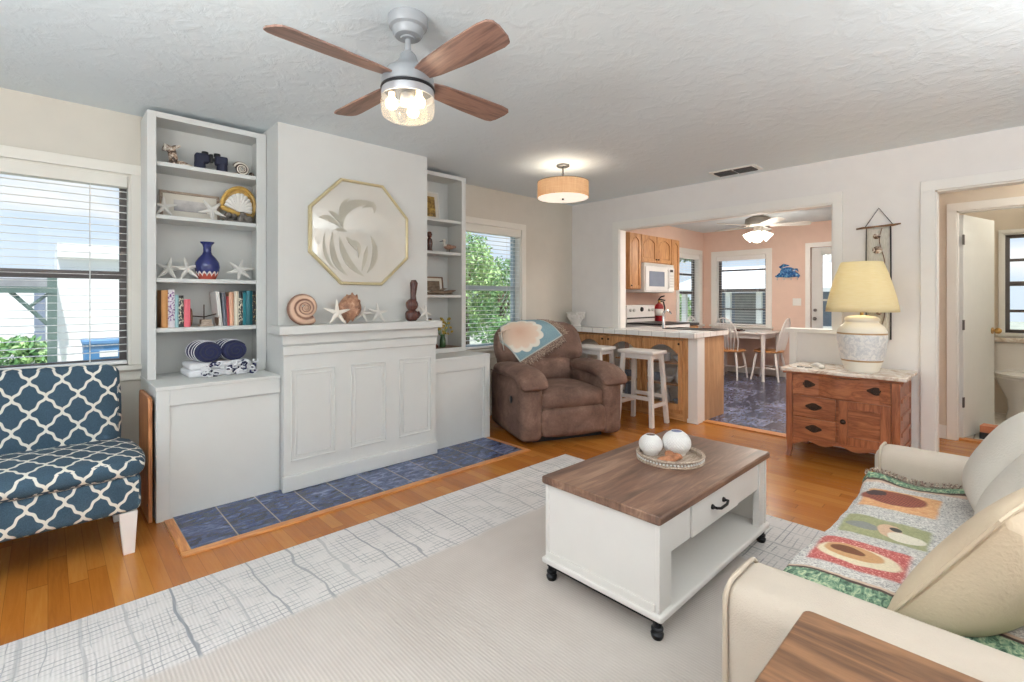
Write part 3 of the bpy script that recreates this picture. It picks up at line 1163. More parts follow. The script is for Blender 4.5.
g = G('vase_glaze')
x, y, z = g.xyz(g.co())
aa = g.f('ARCTAN2', y, x)
th = g.f('ADD', .028, g.f('MULTIPLY', g.f('ABSOLUTE', g.f('SINE', g.f('MULTIPLY', aa, 7.))), .022))
band = g.sstep(g.f('SUBTRACT', z, th), .003, -.003)
wb = g.sstep(g.f('ABSOLUTE', g.f('SUBTRACT', z, th)), .009, .005)
col = g.mix(band, srgb(44, 50, 104), srgb(190, 84, 66))
col = g.mix(wb, col, srgb(238, 226, 220))
g.done(col, .18)

g = G('urchin_white')
x, y, z = g.xyz(g.co())
aa = g.f('ARCTAN2', y, x)
k = g.f('MULTIPLY', g.f('SINE', g.f('MULTIPLY', aa, 30.)), g.f('SINE', g.f('MULTIPLY', z, 420.)))
g.bump(k, .35, .004)
g.done(srgb(238, 236, 232), .55)

g = G('photo_beach')
x, y, z = g.xyz(g.co('UV'))
n = g.noise(g.co(), 12, 4)
g.done(g.ramp(g.f('ADD', g.f('MULTIPLY', y, 4.), g.f('MULTIPLY', n, .6)), [(.2, srgb(196, 190, 184)), (.5, srgb(150, 146, 150)), (.8, srgb(220, 216, 212))]), .25)
g = G('photo_warm')
n = g.noise(g.co(), 22, 4, .6)
g.done(g.ramp(n, [(.3, srgb(66, 52, 34)), (.5, srgb(164, 130, 66)), (.66, srgb(208, 176, 92)), (.8, srgb(150, 90, 60))]), .25)
g = G('photo_sepia')
n = g.noise(g.mp(g.co(), (3, 3, 12)), 5, 4, .6)
g.done(g.ramp(n, [(.3, srgb(80, 64, 50)), (.7, srgb(150, 130, 108))]), .25)
g = G('hanging_linen')
n = g.noise(g.mp(g.co(), (90, 90, 9)), 3, 3)
g.bump(n, .4, .003)
g.done(g.ramp(n, [(.3, srgb(190, 186, 174)), (.7, srgb(216, 212, 202))]), .95)

# etched mirror: pale reflection partly painted in as diffuse colour; the etched design is a slightly frosted, greyer glass (a bouquet of water plants)
g = G('mirror_glass')
df = g.new('ShaderNodeBsdfDiffuse')
df.inputs[0].default_value = srgb(226, 223, 214) + (1,)
ms = g.new('ShaderNodeMixShader')
ms.inputs[0].default_value = .66
g.t.links.new(g.b.outputs[0], ms.inputs[1])
g.t.links.new(df.outputs[0], ms.inputs[2])
g.t.links.new(ms.outputs[0], g.o.inputs['Surface'])
g.done(srgb(240, 238, 232), .03, 1.)
plain('mirror_etch', (178, 174, 160), .6, .0, var=.02)

# ---------------------------------------------------------------- built-in cabinets, bookcases, mantel
def cabinet(name, label, x0, x1, stile_left, stile_right):
    t = thing(name, label, 'cabinet', ((x0 + x1) / 2, 3.645, 0))
    o = ((x0 + x1) / 2, 3.645, 0)
    B(o).box(x0, x1, 3.345, 3.955, 0, .735).build('body', 'paint_white', t)
    B(o).box(x0 - .004, x1, 3.325, 3.955, .735, .757).build('top', 'paint_white', t, bevel=.003)
    b = B(o)
    if stile_left:
        b.box(x0, x0 + .062, 3.33, 3.346, 0, .735)
    if stile_right:
        b.box(x1 - .062, x1, 3.33, 3.346, 0, .735)
    b.box(x0 + (.062 if stile_left else 0), x1 - (.062 if stile_right else 0), 3.33, 3.346, .645, .735)
    b.build('face_frame', 'paint_white', t, bevel=.002)
    if stile_right:
        B(o).box(x0, x1 - .062, 3.336, 3.346, .63, .645).box(x1 - .077, x1 - .062, 3.336, 3.346, .02, .63).build('panel_moulding', 'paint_white', t, bevel=.004)
    return t


cabinet('base_cabinet', 'white base cabinet left of the mantel, behind the trellis loveseat', .437, 1.095, True, False)
cabinet('base_cabinet', 'white base cabinet between the mantel and the brown recliner', 2.286, 2.90, False, True)


def bookcase(label, x0, x1, s0, s1, shelves, base):
    o = ((x0 + x1) / 2, 3.82, .757)
    t = thing('bookcase', label, 'bookcase', o)
    b = B(o).box(x0, x0 + .018, 3.69, 3.955, .757, 2.408).box(x1 - .018, x1, 3.69, 3.955, .757, 2.408).box(x0 + .018, x1 - .018, 3.69, 3.955, 2.388, 2.408)
    b.build('carcass', 'paint_white', t)
    B(o).box(x0 + .018, x1 - .018, 3.94, 3.955, .757, 2.388).build('back_panel', 'paint_white', t)
    b = B(o).box(x0, x0 + s0, 3.672, 3.69, .757, 2.408).box(x1 - s1, x1, 3.672, 3.69, .757, 2.408).box(x0 + s0, x1 - s1, 3.672, 3.69, 2.372, 2.408)
    if base:
        b.box(x0 + s0, x1 - s1, 3.672, 3.69, .757, base)
    b.build('face_frame', 'paint_white', t, bevel=.002)
    for z in shelves:
        B(o).box(x0 + .018, x1 - .018, 3.692, 3.94, z - .026, z).build('shelf', 'paint_white', t, bevel=.002)
    if base:
        B(o).box(x0 + .018, x1 - .018, 3.69, 3.94, base - .02, base).build('shelf', 'frame_brown', t, label='brown bottom shelf')
    return t


SL = (2.108, 1.778, 1.382, 1.070)
SR = (1.990, 1.690, 1.290)
bookcase('tall white built-in bookcase holding the blue vase and the books, left of the mantel', .437, 1.112, .045, .062, SL, 0)
bookcase('narrow white built-in bookcase right of the chimney breast beside the window', 2.303, 2.893, .04, .048, SR, .797)

t = thing('fireplace_mantel', 'white panelled mantel with a shelf of shells standing on the blue slate hearth', 'mantel', (1.68, 3.35, 0))
o = (1.68, 3.35, 0)
B(o).box(1.10, 2.278, 3.285, 3.438, .006, 1.02).build('body', 'paint_white', t)
B(o).box(1.05, 2.296, 3.215, 3.438, 1.024, 1.078).build('shelf', 'paint_white', t, bevel=.004)
b = B(o)
b.box(1.085, 2.284, 3.262, 3.29, .955, 1.024).box(1.092, 2.282, 3.272, 3.29, .885, .945)
b.build('frieze', 'paint_white', t, bevel=.005)
B(o).box(1.087, 2.278, 3.258, 3.29, .006, .105).build('plinth', 'paint_white', t, bevel=.006)
for (px0, px1) in ((1.145, 1.445), (1.555, 1.835), (1.945, 2.235)):
    b = B(o)
    for k, (ins, d, e) in enumerate(((0, .007, .012), (.03, .0045, .009))):
        X0, X1, Z0, Z1 = px0 + ins, px1 - ins, .19 + ins, .79 - ins
        b.box(X0, X1, 3.286 - d, 3.288, Z1 - e, Z1).box(X0, X1, 3.286 - d, 3.288, Z0, Z0 + e)
        b.box(X0, X0 + e, 3.286 - d, 3.288, Z0 + e, Z1 - e).box(X1 - e, X1, 3.286 - d, 3.288, Z0 + e, Z1 - e)
    b.build('panel_moulding', 'paint_white', t, bevel=.003)

# octagonal mirror
t = thing('octagon_mirror', 'large octagonal etched mirror in a pale gold frame over the mantel', 'mirror', (1.707, 3.43, 1.357))
o = (1.707, 3.43, 1.357)
OCT = [(1.542, 2.133), (1.881, 2.133), (2.104, 1.900), (2.104, 1.575), (1.872, 1.357), (1.542, 1.357), (1.311, 1.580), (1.311, 1.902)]
cx_, cz_ = 1.707, 1.743
ins = [(cx_ + (x - cx_) * .945, cz_ + (z - cz_) * .945) for x, z in OCT]
b = B(o)
pr = [(0, 3.437), (0, 3.418), (.3, 3.408), (.7, 3.408), (1, 3.414), (1, 3.43)]
rings = []
for i in range(8):
    rings.append([(OCT[i][0] + (ins[i][0] - OCT[i][0]) * k, yy, OCT[i][1] + (ins[i][1] - OCT[i][1]) * k) for k, yy in pr])
b.ring_strip(rings + [rings[0]], cap=False)
bmesh.ops.remove_doubles(b.bm, verts=b.bm.verts, dist=1e-5)
b.build('frame', 'gold_frame', t, smooth=False)
B(o).prism(ins, 'y', 3.422, 3.43).build('mirror_pane', 'mirror_glass', t, smooth=False)
b = B(o)


ETN = [0]


def etch(pts, wid):
    ETN[0] += 1
    dy_ = ETN[0] * .00012
    """a thin etched leaf along pts (x, z); widths taper"""
    n = len(pts)
    L, Rr = [], []
    for i, (x, z) in enumerate(pts):
        a = Vector(pts[max(i - 1, 0)])
        c = Vector(pts[min(i + 1, n - 1)])
        d_ = (c - a).normalized()
        nn = Vector((-d_.y, d_.x))
        w_ = wid * math.sin(math.pi * (i + .35) / (n - 1 + .7))
        L.append((x + nn.x * w_, z + nn.y * w_))
        Rr.append((x - nn.x * w_, z - nn.y * w_))
    b.prism(L + Rr[::-1], 'y', 3.4205 - dy_, 3.4215)


def curve2(p0, p1, p2, n=10):
    return [((1 - t_) ** 2 * p0[0] + 2 * t_ * (1 - t_) * p1[0] + t_ * t_ * p2[0], (1 - t_) ** 2 * p0[1] + 2 * t_ * (1 - t_) * p1[1] + t_ * t_ * p2[1]) for t_ in [i / n for i in range(n + 1)]]


def mp_(u, v):   # measured on the mirror's face
    return (1.311 + (u - 50) / (610 - 50) * .793 * (1 if u < 330 else 1), 2.133 - (v - 62) / (640 - 62) * .776)


for a_, c_, e_, w_ in (((130, 370), (110, 500), (190, 560), .013), ((170, 360), (150, 520), (250, 590), .022), ((210, 380), (220, 520), (340, 590), .026),
                       ((250, 410), (330, 380), (310, 490), .018), ((380, 360), (440, 470), (360, 570), .024), ((360, 420), (350, 480), (330, 560), .016),
                       ((225, 330), (190, 180), (400, 170), .034), ((330, 210), (420, 150), (400, 230), .018), ((215, 330), (200, 200), (260, 165), .016),
                       ((100, 290), (150, 270), (215, 330), .02), ((150, 250), (190, 260), (225, 320), .018), ((180, 345), (220, 335), (245, 350), .014), ((240, 380), (270, 400), (300, 450), .016)):
    etch(curve2(mp_(*a_), mp_(*c_), mp_(*e_)), w_)
b.build('etched_design', 'mirror_etch', t, smooth=False)

# ---------------------------------------------------------------- rug
b = B().box(-1.15, 3.0, -1.05, 2.527, 0.0, .011)
o = b.build('area_rug', 'rug_weave', bevel=.004)
tag(o, 'pale woven area rug with a grey sketched grid border under the coffee table', 'rug')

# ---------------------------------------------------------------- trellis loveseat
t = thing('loveseat', 'armless navy loveseat with white trellis pattern under the left window', 'loveseat', (-.32, 3.35, 0))
o = (-.32, 3.35, 0)
B(o).soft(-.98, .335, 3.0, 3.60, .205, .395, .035, 4, .004).build('seat_base', 'trellis_navy', t)
B(o).soft(-.985, .342, 2.99, 3.52, .375, .475, .045, 6, .03).build('seat_cushion', 'trellis_navy', t)
M = rotm((-.342, 3.52, .385), rx=-9)
B(o).soft(-.635, .635, -.055, .065, 0, .50, .045, 5, .012, M).build('backrest', 'trellis_navy', t)
pts = [(-.985, 2.992, .425), (.30, 2.992, .425), (.338, 3.03, .425), (.338, 3.48, .425)]
B(o).tube(pts, .006, 6).build('piping', 'trellis_navy', t)
for (lx, ly) in ((.285, 3.045), (-.925, 3.045), (.285, 3.53), (-.925, 3.53)):
    b = B(o)
    sg = 1 if lx > 0 else -1
    b.ring_strip([[(lx - .022 + sg * .004, ly - .022, 0), (lx + .022 + sg * .004, ly - .022, 0), (lx + .022 + sg * .004, ly + .022, 0), (lx - .022 + sg * .004, ly + .022, 0)],
                  [(lx - .036, ly - .036, .21), (lx + .036, ly - .036, .21), (lx + .036, ly + .036, .21), (lx - .036, ly + .036, .21)]])
    b.build('leg', 'white_leg', t, bevel=.003)

# board leaning on the cabinet
t = thing('wooden_board', 'tall orange wood board standing against the side of the left white cabinet', 'board', (.412, 3.55, 0))
o = (.412, 3.55, 0)
prof = [(3.36, .0), (3.74, .0), (3.74, .66)]
for k in range(5):
    a = R(90 * k / 4)
    prof.append((3.70 + .04 * math.cos(a), .66 + .04 * math.sin(a)))
for k in range(7):
    a = R(90 + 90 * k / 6)
    prof.append((3.40 + .04 * math.cos(a), .66 + .04 * math.sin(a)))
B(o).prism(prof, 'x', .404, .424).build('panel', 'board_orange', t, bevel=.003)
B(o).box(.424, .432, 3.40, 3.70, .08, .62).build('rear_sheet', 'black_metal', t)  # black sheet in the gap between board and cabinet
B(o).cyl((.400, 3.372, .10), (.409, 3.372, .10), .008, n=10).build('hinge_pin', 'bronze_dark', t)

# ---------------------------------------------------------------- recliner
RC = (3.495, 3.085, 0)
t = thing('recliner', 'brown suede recliner armchair in front of the breakfast bar', 'armchair', RC, -22.3)
B().soft(-.40, .40, -.30, .34, .04, .40, .04, 4).build('base', 'suede_brown', t)
B().box(-.30, .30, -.28, .28, .0, .05).build('plinth', 'black_plastic', t)
for sg in (-1, 1):
    b = B()
    # arm panel, profile in y z, rounded
    b.soft(min(sg * .435, sg * .255), max(sg * .435, sg * .255), -.395, .40, .03, .60, .06, 5, .012)
    b.build('arm', 'suede_brown', t)
    b = B()
    rings = []
    N = 14
    path = [(.30, .60), (.18, .615), (.0, .62), (-.15, .62), (-.28, .612), (-.36, .59), (-.415, .545), (-.435, .49)]
    for i, (yy, zz) in enumerate(path):
        e = 1 - .55 * (abs(i / (len(path) - 1) - .35) / .65) ** 3
        tgt = Vector((0, path[min(i + 1, len(path) - 1)][0] - path[max(i - 1, 0)][0], path[min(i + 1, len(path) - 1)][1] - path[max(i - 1, 0)][1])).normalized()
        nrm = Vector((0, -tgt.z, tgt.y))
        if nrm.z < 0:
            nrm = -nrm
        ring = []
        for k in range(N):
            a = 2 * math.pi * k / N
            ca, sa = math.cos(a), math.sin(a)
            q = (abs(ca) ** 3 + abs(sa) ** 3) ** (-1 / 3)
            ring.append(Vector((sg * .345, yy, zz)) + Vector((1, 0, 0)) * (ca * q * .118 * (.93 + .07 * e)) + nrm * (sa * q * .066 * e))
        rings.append(ring)
    b.ring_strip(rings)
    b.build('arm_pad', 'suede_brown', t, sub=1)
    B().tube([(sg * .457, .30, .585), (sg * .457, -.1, .592), (sg * .452, -.33, .575), (sg * .45, -.40, .52)], .005, 6).build('arm_piping', 'suede_brown', t)
B().soft(-.265, .265, -.40, .22, .30, .475, .06, 5, .03).build('seat_cushion', 'suede_brown', t)
B().soft(-.265, .265, -.415, -.33, .07, .315, .035, 4, .014).build('footrest', 'suede_brown', t)
BT = rotm((0, .20, .44), rx=-20)
B().soft(-.262, .262, -.10, .06, .0, .26, .07, 5, .03, BT).build('lumbar_cushion', 'suede_brown', t)
b = B().soft(-.385, .385, -.115, .12, .20, .62, .10, 6, .035, BT)
for v in b.bm.verts:
    q = BT.inverted() @ v.co
    k = max(0, (q.z - .30) / .32)
    q.x *= 1 - .06 * k * k
    v.co = BT @ q
b.build('back_cushion', 'suede_brown', t)
B().soft(-.37, .37, .02, .15, .0, .56, .06, 4, .01, BT).build('back_shell', 'suede_brown', t)
b = B().lathe([(.0, 0), (.026, 0), (.03, .006), (.022, .010), (.0, .010)], n=20)
for v in b.bm.verts:
    c = v.co.copy()
    v.co = Vector((-.452 + .004 - c.z, -.20 + c.x * .8, .385 + c.y * 1.15))
b.build('recline_handle', 'black_plastic', t)

# throw over the recliner's back, one corner hanging to the front
t2 = thing('throw_blanket', 'blue throw with a pale shell motif and fringe draped over the recliner back', 'blanket', RC, -22.3)


def back_pt(x, d, off=.012):
    """point on the recliner's back, d metres below the top edge along the front (negative: over the top to the rear)"""
    xx = x
    top = .62
    w_ = .385 * (1 - .06 * max(0, (top - max(d, 0) - .30) / .32) ** 2)
    sx_ = max(-1, min(1, x / w_))
    r_ = .10
    if d > r_ * .8:
        zz = top - d
        uz = (zz - .41) / .21
        yy = -.115 - .035 * (1 - sx_ * sx_) * max(0, 1 - uz * uz)
        ex = max(0, abs(x) - w_ + .10) / .10
        yy += .10 * (1 - math.sqrt(max(0, 1 - min(1, ex) ** 2)))
        if abs(x) > w_:
            yy += (abs(x) - w_) * 1.2
            xx = math.copysign(w_ + .012, x)
        p_ = Vector((xx, yy - off, zz))
    elif d > -.22:
        a = (r_ * .8 - d) / .30 * math.pi / 2 * 1.0
        a = min(a, math.pi)
        dr = max(0, (abs(x) - .24)) ** 2 * 1.6
        pu_ = .0215 * (1 - sx_ * sx_) * max(0, math.cos(a))
        p_ = Vector((xx, .0 - (.115 + off + pu_) * math.cos(a), top - r_ * .8 + (r_ * .8 + .035 * (1 - sx_ * sx_) + off) * math.sin(a) - dr))
        if abs(x) > w_:
            p_.z -= (abs(x) - w_) * 1.2
            p_.x = math.copysign(w_ + .012, x)
    else:
        p_ = Vector((xx, .145 + off, top - .10 - (-d - .22)))
    return BT @ p_


C0, C1, C3 = Vector((-.25, .425)), Vector((.18, .17)), Vector((-.49, .0))
b = B()
b.grid(lambda u, v: back_pt(*(C0 + (C1 - C0) * u + (C3 - C0) * v)), 40, 40)
b.build('cloth', 'throw_shell', t2, solid=.005)
rnd = random.Random(4)
for (Ca, Cb, outd) in ((C0, C1, (C0 - C3).normalized()), (C1, C1 + (C3 - C0) * .75, (C1 - C0).normalized())):
    b = B()
    for i in range(150):
        s_ = (i + rnd.random() * .8) / 150
        base = Ca + (Cb - Ca) * s_
        ln_ = .045 + rnd.random() * .03
        sw = Vector((rnd.uniform(-.015, .015), rnd.uniform(-.01, .015)))
        P_ = [back_pt(*(base + (outd * ln_ + sw) * k), off=.012 + .004 * rnd.random()) for k in (0, .5, 1)]
        b.tube(P_, [.0035, .005, .003], 5)
    b.build('fringe', 'fringe_mixed', t2)

for k_ in kids(t) + kids(t2):
    k_.data.transform(Matrix.Diagonal((1.15, 1.04, .965, 1)))

# ---------------------------------------------------------------- coffee table
t = thing('coffee_table', 'white farmhouse coffee table with brown plank top and black feet on the rug', 'coffee table', (2.125, 1.18, .011))
o = (2.125, 1.18, .011)
Z = .47
b = B(o)
prof = [(.89, Z - .028), (.90, Z - .034), (1.46, Z - .034), (1.47, Z - .028), (1.47, Z - .005), (1.464, Z), (.896, Z), (.89, Z - .005)]
b.prism(prof, 'x', 1.585, 2.672)
b.build('tabletop', 'table_planks', t, bevel=.003)
zb = .085
b = B(o)
b.box(1.585, 2.672, .888, 1.472, zb, zb + .026)
b.build('base_board', 'white_lacquer', t, bevel=.008, seg=3)
b = B(o)
b.box(1.603, 1.62, .92, 1.442, zb + .025, Z - .034)
b.build('end_panel', 'white_lacquer', t)
b = B(o)
b.box(2.637, 2.654, .92, 1.442, zb + .025, Z - .034)
b.build('end_panel', 'white_lacquer', t)
for xx in (1.598, 2.642):
    for yy in (.903, 1.442):
        B(o).box(xx, xx + .018, yy, yy + .018, zb + .025, Z - .034).build('corner_post', 'white_lacquer', t, bevel=.002)
B(o).box(1.594, 1.604, .921, 1.442, zb + .025, zb + .055).build('end_moulding', 'white_lacquer', t, bevel=.002)
b = B(o).box(1.62, 2.637, 1.41, 1.425, zb + .025, Z - .034)
b.build('back_panel', 'white_lacquer', t)
B(o).box(1.616, 1.69, .906, .94, zb + .025, Z - .034).build('front_stile', 'white_lacquer', t, bevel=.002)
B(o).box(2.575, 2.644, .906, .94, zb + .025, Z - .034).build('front_stile', 'white_lacquer', t, bevel=.002)
B(o).box(1.62, 2.637, .94, 1.41, .298, .31).build('drawer_floor', 'white_lacquer', t)
B(o).box(1.69, 1.85, .912, .94, .30, Z - .036).build('front_panel', 'white_lacquer', t, bevel=.002)
B(o).box(2.31, 2.575, .912, .94, .30, Z - .036).build('front_panel', 'white_lacquer', t, bevel=.002)
dr = B(o).box(1.855, 2.305, .904, .94, .302, Z - .038).build('drawer', 'white_lacquer', t, bevel=.003)
b = B()
pts = [(-.055, 0, 0), (-.055, -.022, .0), (-.03, -.028, -.006), (.03, -.028, -.006), (.055, -.022, 0), (.055, 0, 0)]
b.tube(pts, .006, 8).ball((-.055, -.002, .0), .011).ball((.055, -.002, 0), .011)
b.build('handle', 'black_metal', dr, at=(2.085 - 2.125,   .904 - 1.18, .375 - .011))
b = B(o)
b.box(1.60, 2.655, .91, .925, zb - .014, zb).box(1.60, 2.655, 1.435, 1.45, zb - .014, zb).box(1.60, 1.615, .925, 1.435, zb - .014, zb).box(2.64, 2.655, .925, 1.435, zb - .014, zb)
b.build('base_rail', 'black_metal', t)
for xx in (1.615, 2.640):
    for yy in (.922, 1.438):
        B(o).lathe([(.018, .011), (.023, .02), (.024, .03), (.016, .038), (.022, .044), (.022, .05), (.016, .055), (.016, zb)], (xx, yy, 0), 18).build('foot', 'black_metal', t)

# tray and what stands on it
TZ = Z
t = thing('round_tray', 'round whitewashed tray with a beaded rim on the coffee table', 'tray', (2.205, 1.19, TZ))
B().lathe([(.0, .0), (.142, .0), (.148, .004), (.148, .012), (.0, .012)], n=48).build('tray_base', 'tray_wood', t)
B().lathe([(.146, .0), (.158, .0), (.160, .004), (.150, .010), (.150, .020), (.162, .028), (.160, .034), (.148, .034), (.142, .026), (.142, .012), (.146, .010)], n=48).build('rim', 'tray_wood', t)
b = B()
for k in range(60):
    a = 2 * math.pi * k / 60
    b.ball((.154 * math.cos(a), .154 * math.sin(a), .0155), .0052, 6, 5)
b.build('bead_row', 'peg_white', t)


def urchin(x, y, r, label, inner):
    pr_ = [(r * .30, 0), (r * .62, r * .06)]
    for k in range(1, 12):
        a = -math.pi / 2 + .55 + k * (math.pi - .55 - .42) / 11
        pr_.append((r * math.cos(a) * 1.0, r * .86 + r * .88 * math.sin(a)))
    zt = pr_[-1][1]
    rt = pr_[-1][0]
    t_ = thing('urchin_vase', label, 'vase', (x, y, TZ + .012), group='urchin vases on the tray')
    B().lathe(pr_ + [(rt * .97, zt + .002), (rt * .90, zt + .0005)], n=48, cap=False).build('body', 'urchin_white', t_)
    B().lathe([(.0, zt - .003), (rt * .6, zt - .0015), (rt * .93, zt + .0008)], n=24).build('opening', inner, t_)


urchin(2.165, 1.272, .058, 'smaller white sea urchin vase, left one on the tray', 'dark_carving')
urchin(2.255, 1.182, .069, 'larger white sea urchin vase, right one on the tray', 'slate_blue')
b = B()
for k, (dx, dy, rx, ry, rz_, an) in enumerate(((0, 0, .055, .022, .016, 20), (.03, .012, .04, .02, .02, 60), (-.035, .006, .04, .02, .015, -30), (.01, -.016, .045, .018, .014, -5), (.045, -.012, .03, .016, .016, 100))):
    b.ball((dx, dy, rz_), (rx, ry, rz_), 12, 8, Euler((0, 0, R(an))).to_matrix())
o_ = b.build('carved_starfish', 'bread_brown', at=(2.135, 1.155, TZ + .012))
tag(o_, 'brown carved wooden knot lying on the tray in front of the vases', 'ornament')

# ---------------------------------------------------------------- sofa
t = thing('sofa', 'cream two seat sofa with piped arms along the right side of the rug', 'sofa', (1.94, -.02, .011))
o = (1.94, -.02, .011)
B(o).soft(1.20, 2.68, -.42, .43, .07, .30, .03, 3).build('base', 'fabric_cream', t)
for (a0, a1) in ((1.098, 1.292), (2.58, 2.742)):
    B(o).soft(a0, a1, -.45, .482 if a0 < 2 else .445, .06, .610, .048, 6, .003).build('arm', 'fabric_cream', t)
    b = B(o)
    ring = []
    for (cx2, cz2, s0_) in ((a1 - .046, .564, 0), (a0 + .046, .564, 90)):
        for k in range(6):
            a = R(s0_ + 90 * k / 5)
            ring.append((cx2 + .0475 * math.cos(a), .459, cz2 + .0475 * math.sin(a)))
    pts = [(a1 + .002, .452, .08)] + ring + [(a0 - .002, .452, .08)]
    pts = [(q_[0], q_[1] - (.037 if a0 > 2 else 0), q_[2]) for q_ in pts]
    b.tube(pts, .0055, 8)
    b.build('arm_piping', 'piping_cream', t)
for (a0, a1) in ((1.294, 1.935), (1.937, 2.578)):
    B(o).soft(a0, a1, -.25, .455, .295, .468, .055, 5, .014).build('seat_cushion', 'fabric_cream', t)
B(o).soft(1.29, 2.58, -.455, -.24, .1, .80, .07, 5, .01).build('backrest', 'fabric_cream', t)
for xx in (1.18, 2.69):
    for yy in (-.40, .40):
        B(o).cyl((xx, yy, .011), (xx, yy, .075), .02, .026, 14).build('foot', 'dark_carving', t)


def cushion(label, mat, loc, w_, h_, th_, rx, ry=0, rz=0, grp=None, tb=None):
    t_ = thing('cushion', label, 'cushion', loc, 0, grp)
    M = rotm((0, 0, 0), rx, ry, rz)
    b = B().pillow(w_, h_, th_, M, tb=tb)
    b.build('cover', mat, t_, sub=1)
    pts = []
    n_ = 60
    for i in range(n_ + 1):
        a = 2 * math.pi * i / n_
        u = math.cos(a)
        v = math.sin(a)
        m_ = max(abs(u), abs(v))
        u, v = u / m_, v / m_
        px = u * w_ / 2 * (1 - .06 * (1 - v * v) * abs(u) ** 3)
        pz = v * h_ / 2 * (1 - .06 * (1 - u * u) * abs(v) ** 3)
        pts.append(M @ Vector((px * .996, 0, pz * .996)))
    B().tube(pts, .005, 6).build('seam', mat, t_)
    return t_


cushion('large plump cream cushion at the near end of the sofa, tan side showing', 'fabric_pillow_tan', (1.655, .075, .645), .50, .42, .09, 33, 0, -13, 'cushions on the sofa', .30)
cushion('cream cushion in the middle of the sofa behind the large near one', 'fabric_pillow', (2.08, -.03, .68), .38, .44, .17, 32, 0, 0, 'cushions on the sofa')
cushion('pale cream cushion leaning in the far corner of the sofa', 'fabric_pillow', (2.375, .0, .685), .40, .44, .22, 30, 0, 8, 'cushions on the sofa')

# throw on the seat
rnd = random.Random(3)
BL = thing('tapestry_throw', 'woven throw with shells in red, green and orange fields spread over the sofa seat', 'blanket', (0, 0, 0))


def seat_z(x, y):
    a = (x - 1.294) / .642
    a = a % 1.0
    k = (1 - (2 * a - 1) ** 2) * .014
    return .468 + k * (1 - max(0, (y - .1) / .35) ** 2 * .3)


def throw_pt(u, v):
    x = 1.305 + u * 1.262
    s_ = v * 1.02                 # along the cloth, from the back to the hem
    L = .68
    wv = .007 * math.sin(x * 31 + 1.3 * math.sin(x * 9)) + .004 * math.sin(x * 67)
    if s_ < L:
        y = -.23 + s_
        z = seat_z(x, y) + .011 + .0025 * math.sin(x * 23 + y * 11)
        # bunched folds near the far arm
        z += .045 * math.exp(-((x - 2.54) / .05) ** 2) * (.6 + .4 * math.sin(y * 16))
        k = max(0, s_ - L + .07) / .07
        z -= .012 * k * k
    else:
        d_ = s_ - L
        r_ = .045
        a = min(d_ / r_, math.pi / 2)
        y = .450 + r_ * .4 * math.sin(a) + .5 * wv * min(1, d_ / .08)
        z = seat_z(x, .45) - .001 - r_ * (1 - math.cos(a)) - max(0, d_ - r_ * math.pi / 2)
        z += .03 * math.exp(-((x - 2.54) / .05) ** 2)
    y += .02 * math.sin(x * 5.) * v
    return Vector((x, y, z))


b = B()
b.grid(throw_pt, 110, 60)
b.build('cloth', 'tapestry_shells', BL, solid=.006)
b = B()
for i in range(150):
    u = (i + rnd.random()) / 150
    p0 = throw_pt(u, 1)
    b.tube([p0, p0 + Vector((rnd.uniform(-.006, .006), rnd.uniform(0, .006), -.02)), p0 + Vector((rnd.uniform(-.01, .01), rnd.uniform(0, .01), -.045))], [.0025, .003, .0015], 5)
b.build('fringe', 'fringe_mixed', BL)
b = B()
for i in range(70):
    v = .2 + .5 * (i + rnd.random()) / 70
    p0 = throw_pt(1, v)
    p0.z += .012
    b.tube([p0 - Vector((.01, 0, 0)), p0 + Vector((-.004, rnd.uniform(-.006, .006), .006)), p0 + Vector((.004, rnd.uniform(-.01, .01), .014))], [.003, .003, .0015], 5)
b.build('fringe', 'fringe_mixed', BL)

# ---------------------------------------------------------------- side table at the near end of the sofa
t = thing('side_table', 'walnut topped side table in front of the near sofa arm', 'side table', (.82, 0, .011))
o = (.82, 0, .011)
b = B(o)
pl = []
for (cx2, cy2, s0_) in ((1.094 - .015, .299 - .015, 0), (.53 + .015, .299 - .015, 90), (.53 + .015, -.30 + .015, 180), (1.094 - .015, -.30 + .015, 270)):
    for k in range(4):
        a = R(s0_ + 30 * k)
        pl.append((cx2 + .015 * math.cos(a), cy2 + .015 * math.sin(a)))
b.prism(pl, 'z', .607, .635)
b.build('tabletop', 'side_table_walnut', t, bevel=.003)
for xx in (.56, 1.062):
    for yy in (-.27, .272):
        B(o).box(xx - .015, xx + .015, yy - .015, yy + .015, .011, .607).build('leg', 'black_metal', t, bevel=.002)
B(o).box(.575, 1.047, -.255, .257, .15, .17).build('shelf', 'side_table_walnut', t)
b = B(o).box(.575, 1.047, .262, .282, .575, .607).box(.575, 1.047, -.28, -.26, .575, .607).box(.55, .57, -.255, .257, .575, .607).box(1.052, 1.072, -.255, .257, .575, .607)
b.build('apron', 'black_metal', t)

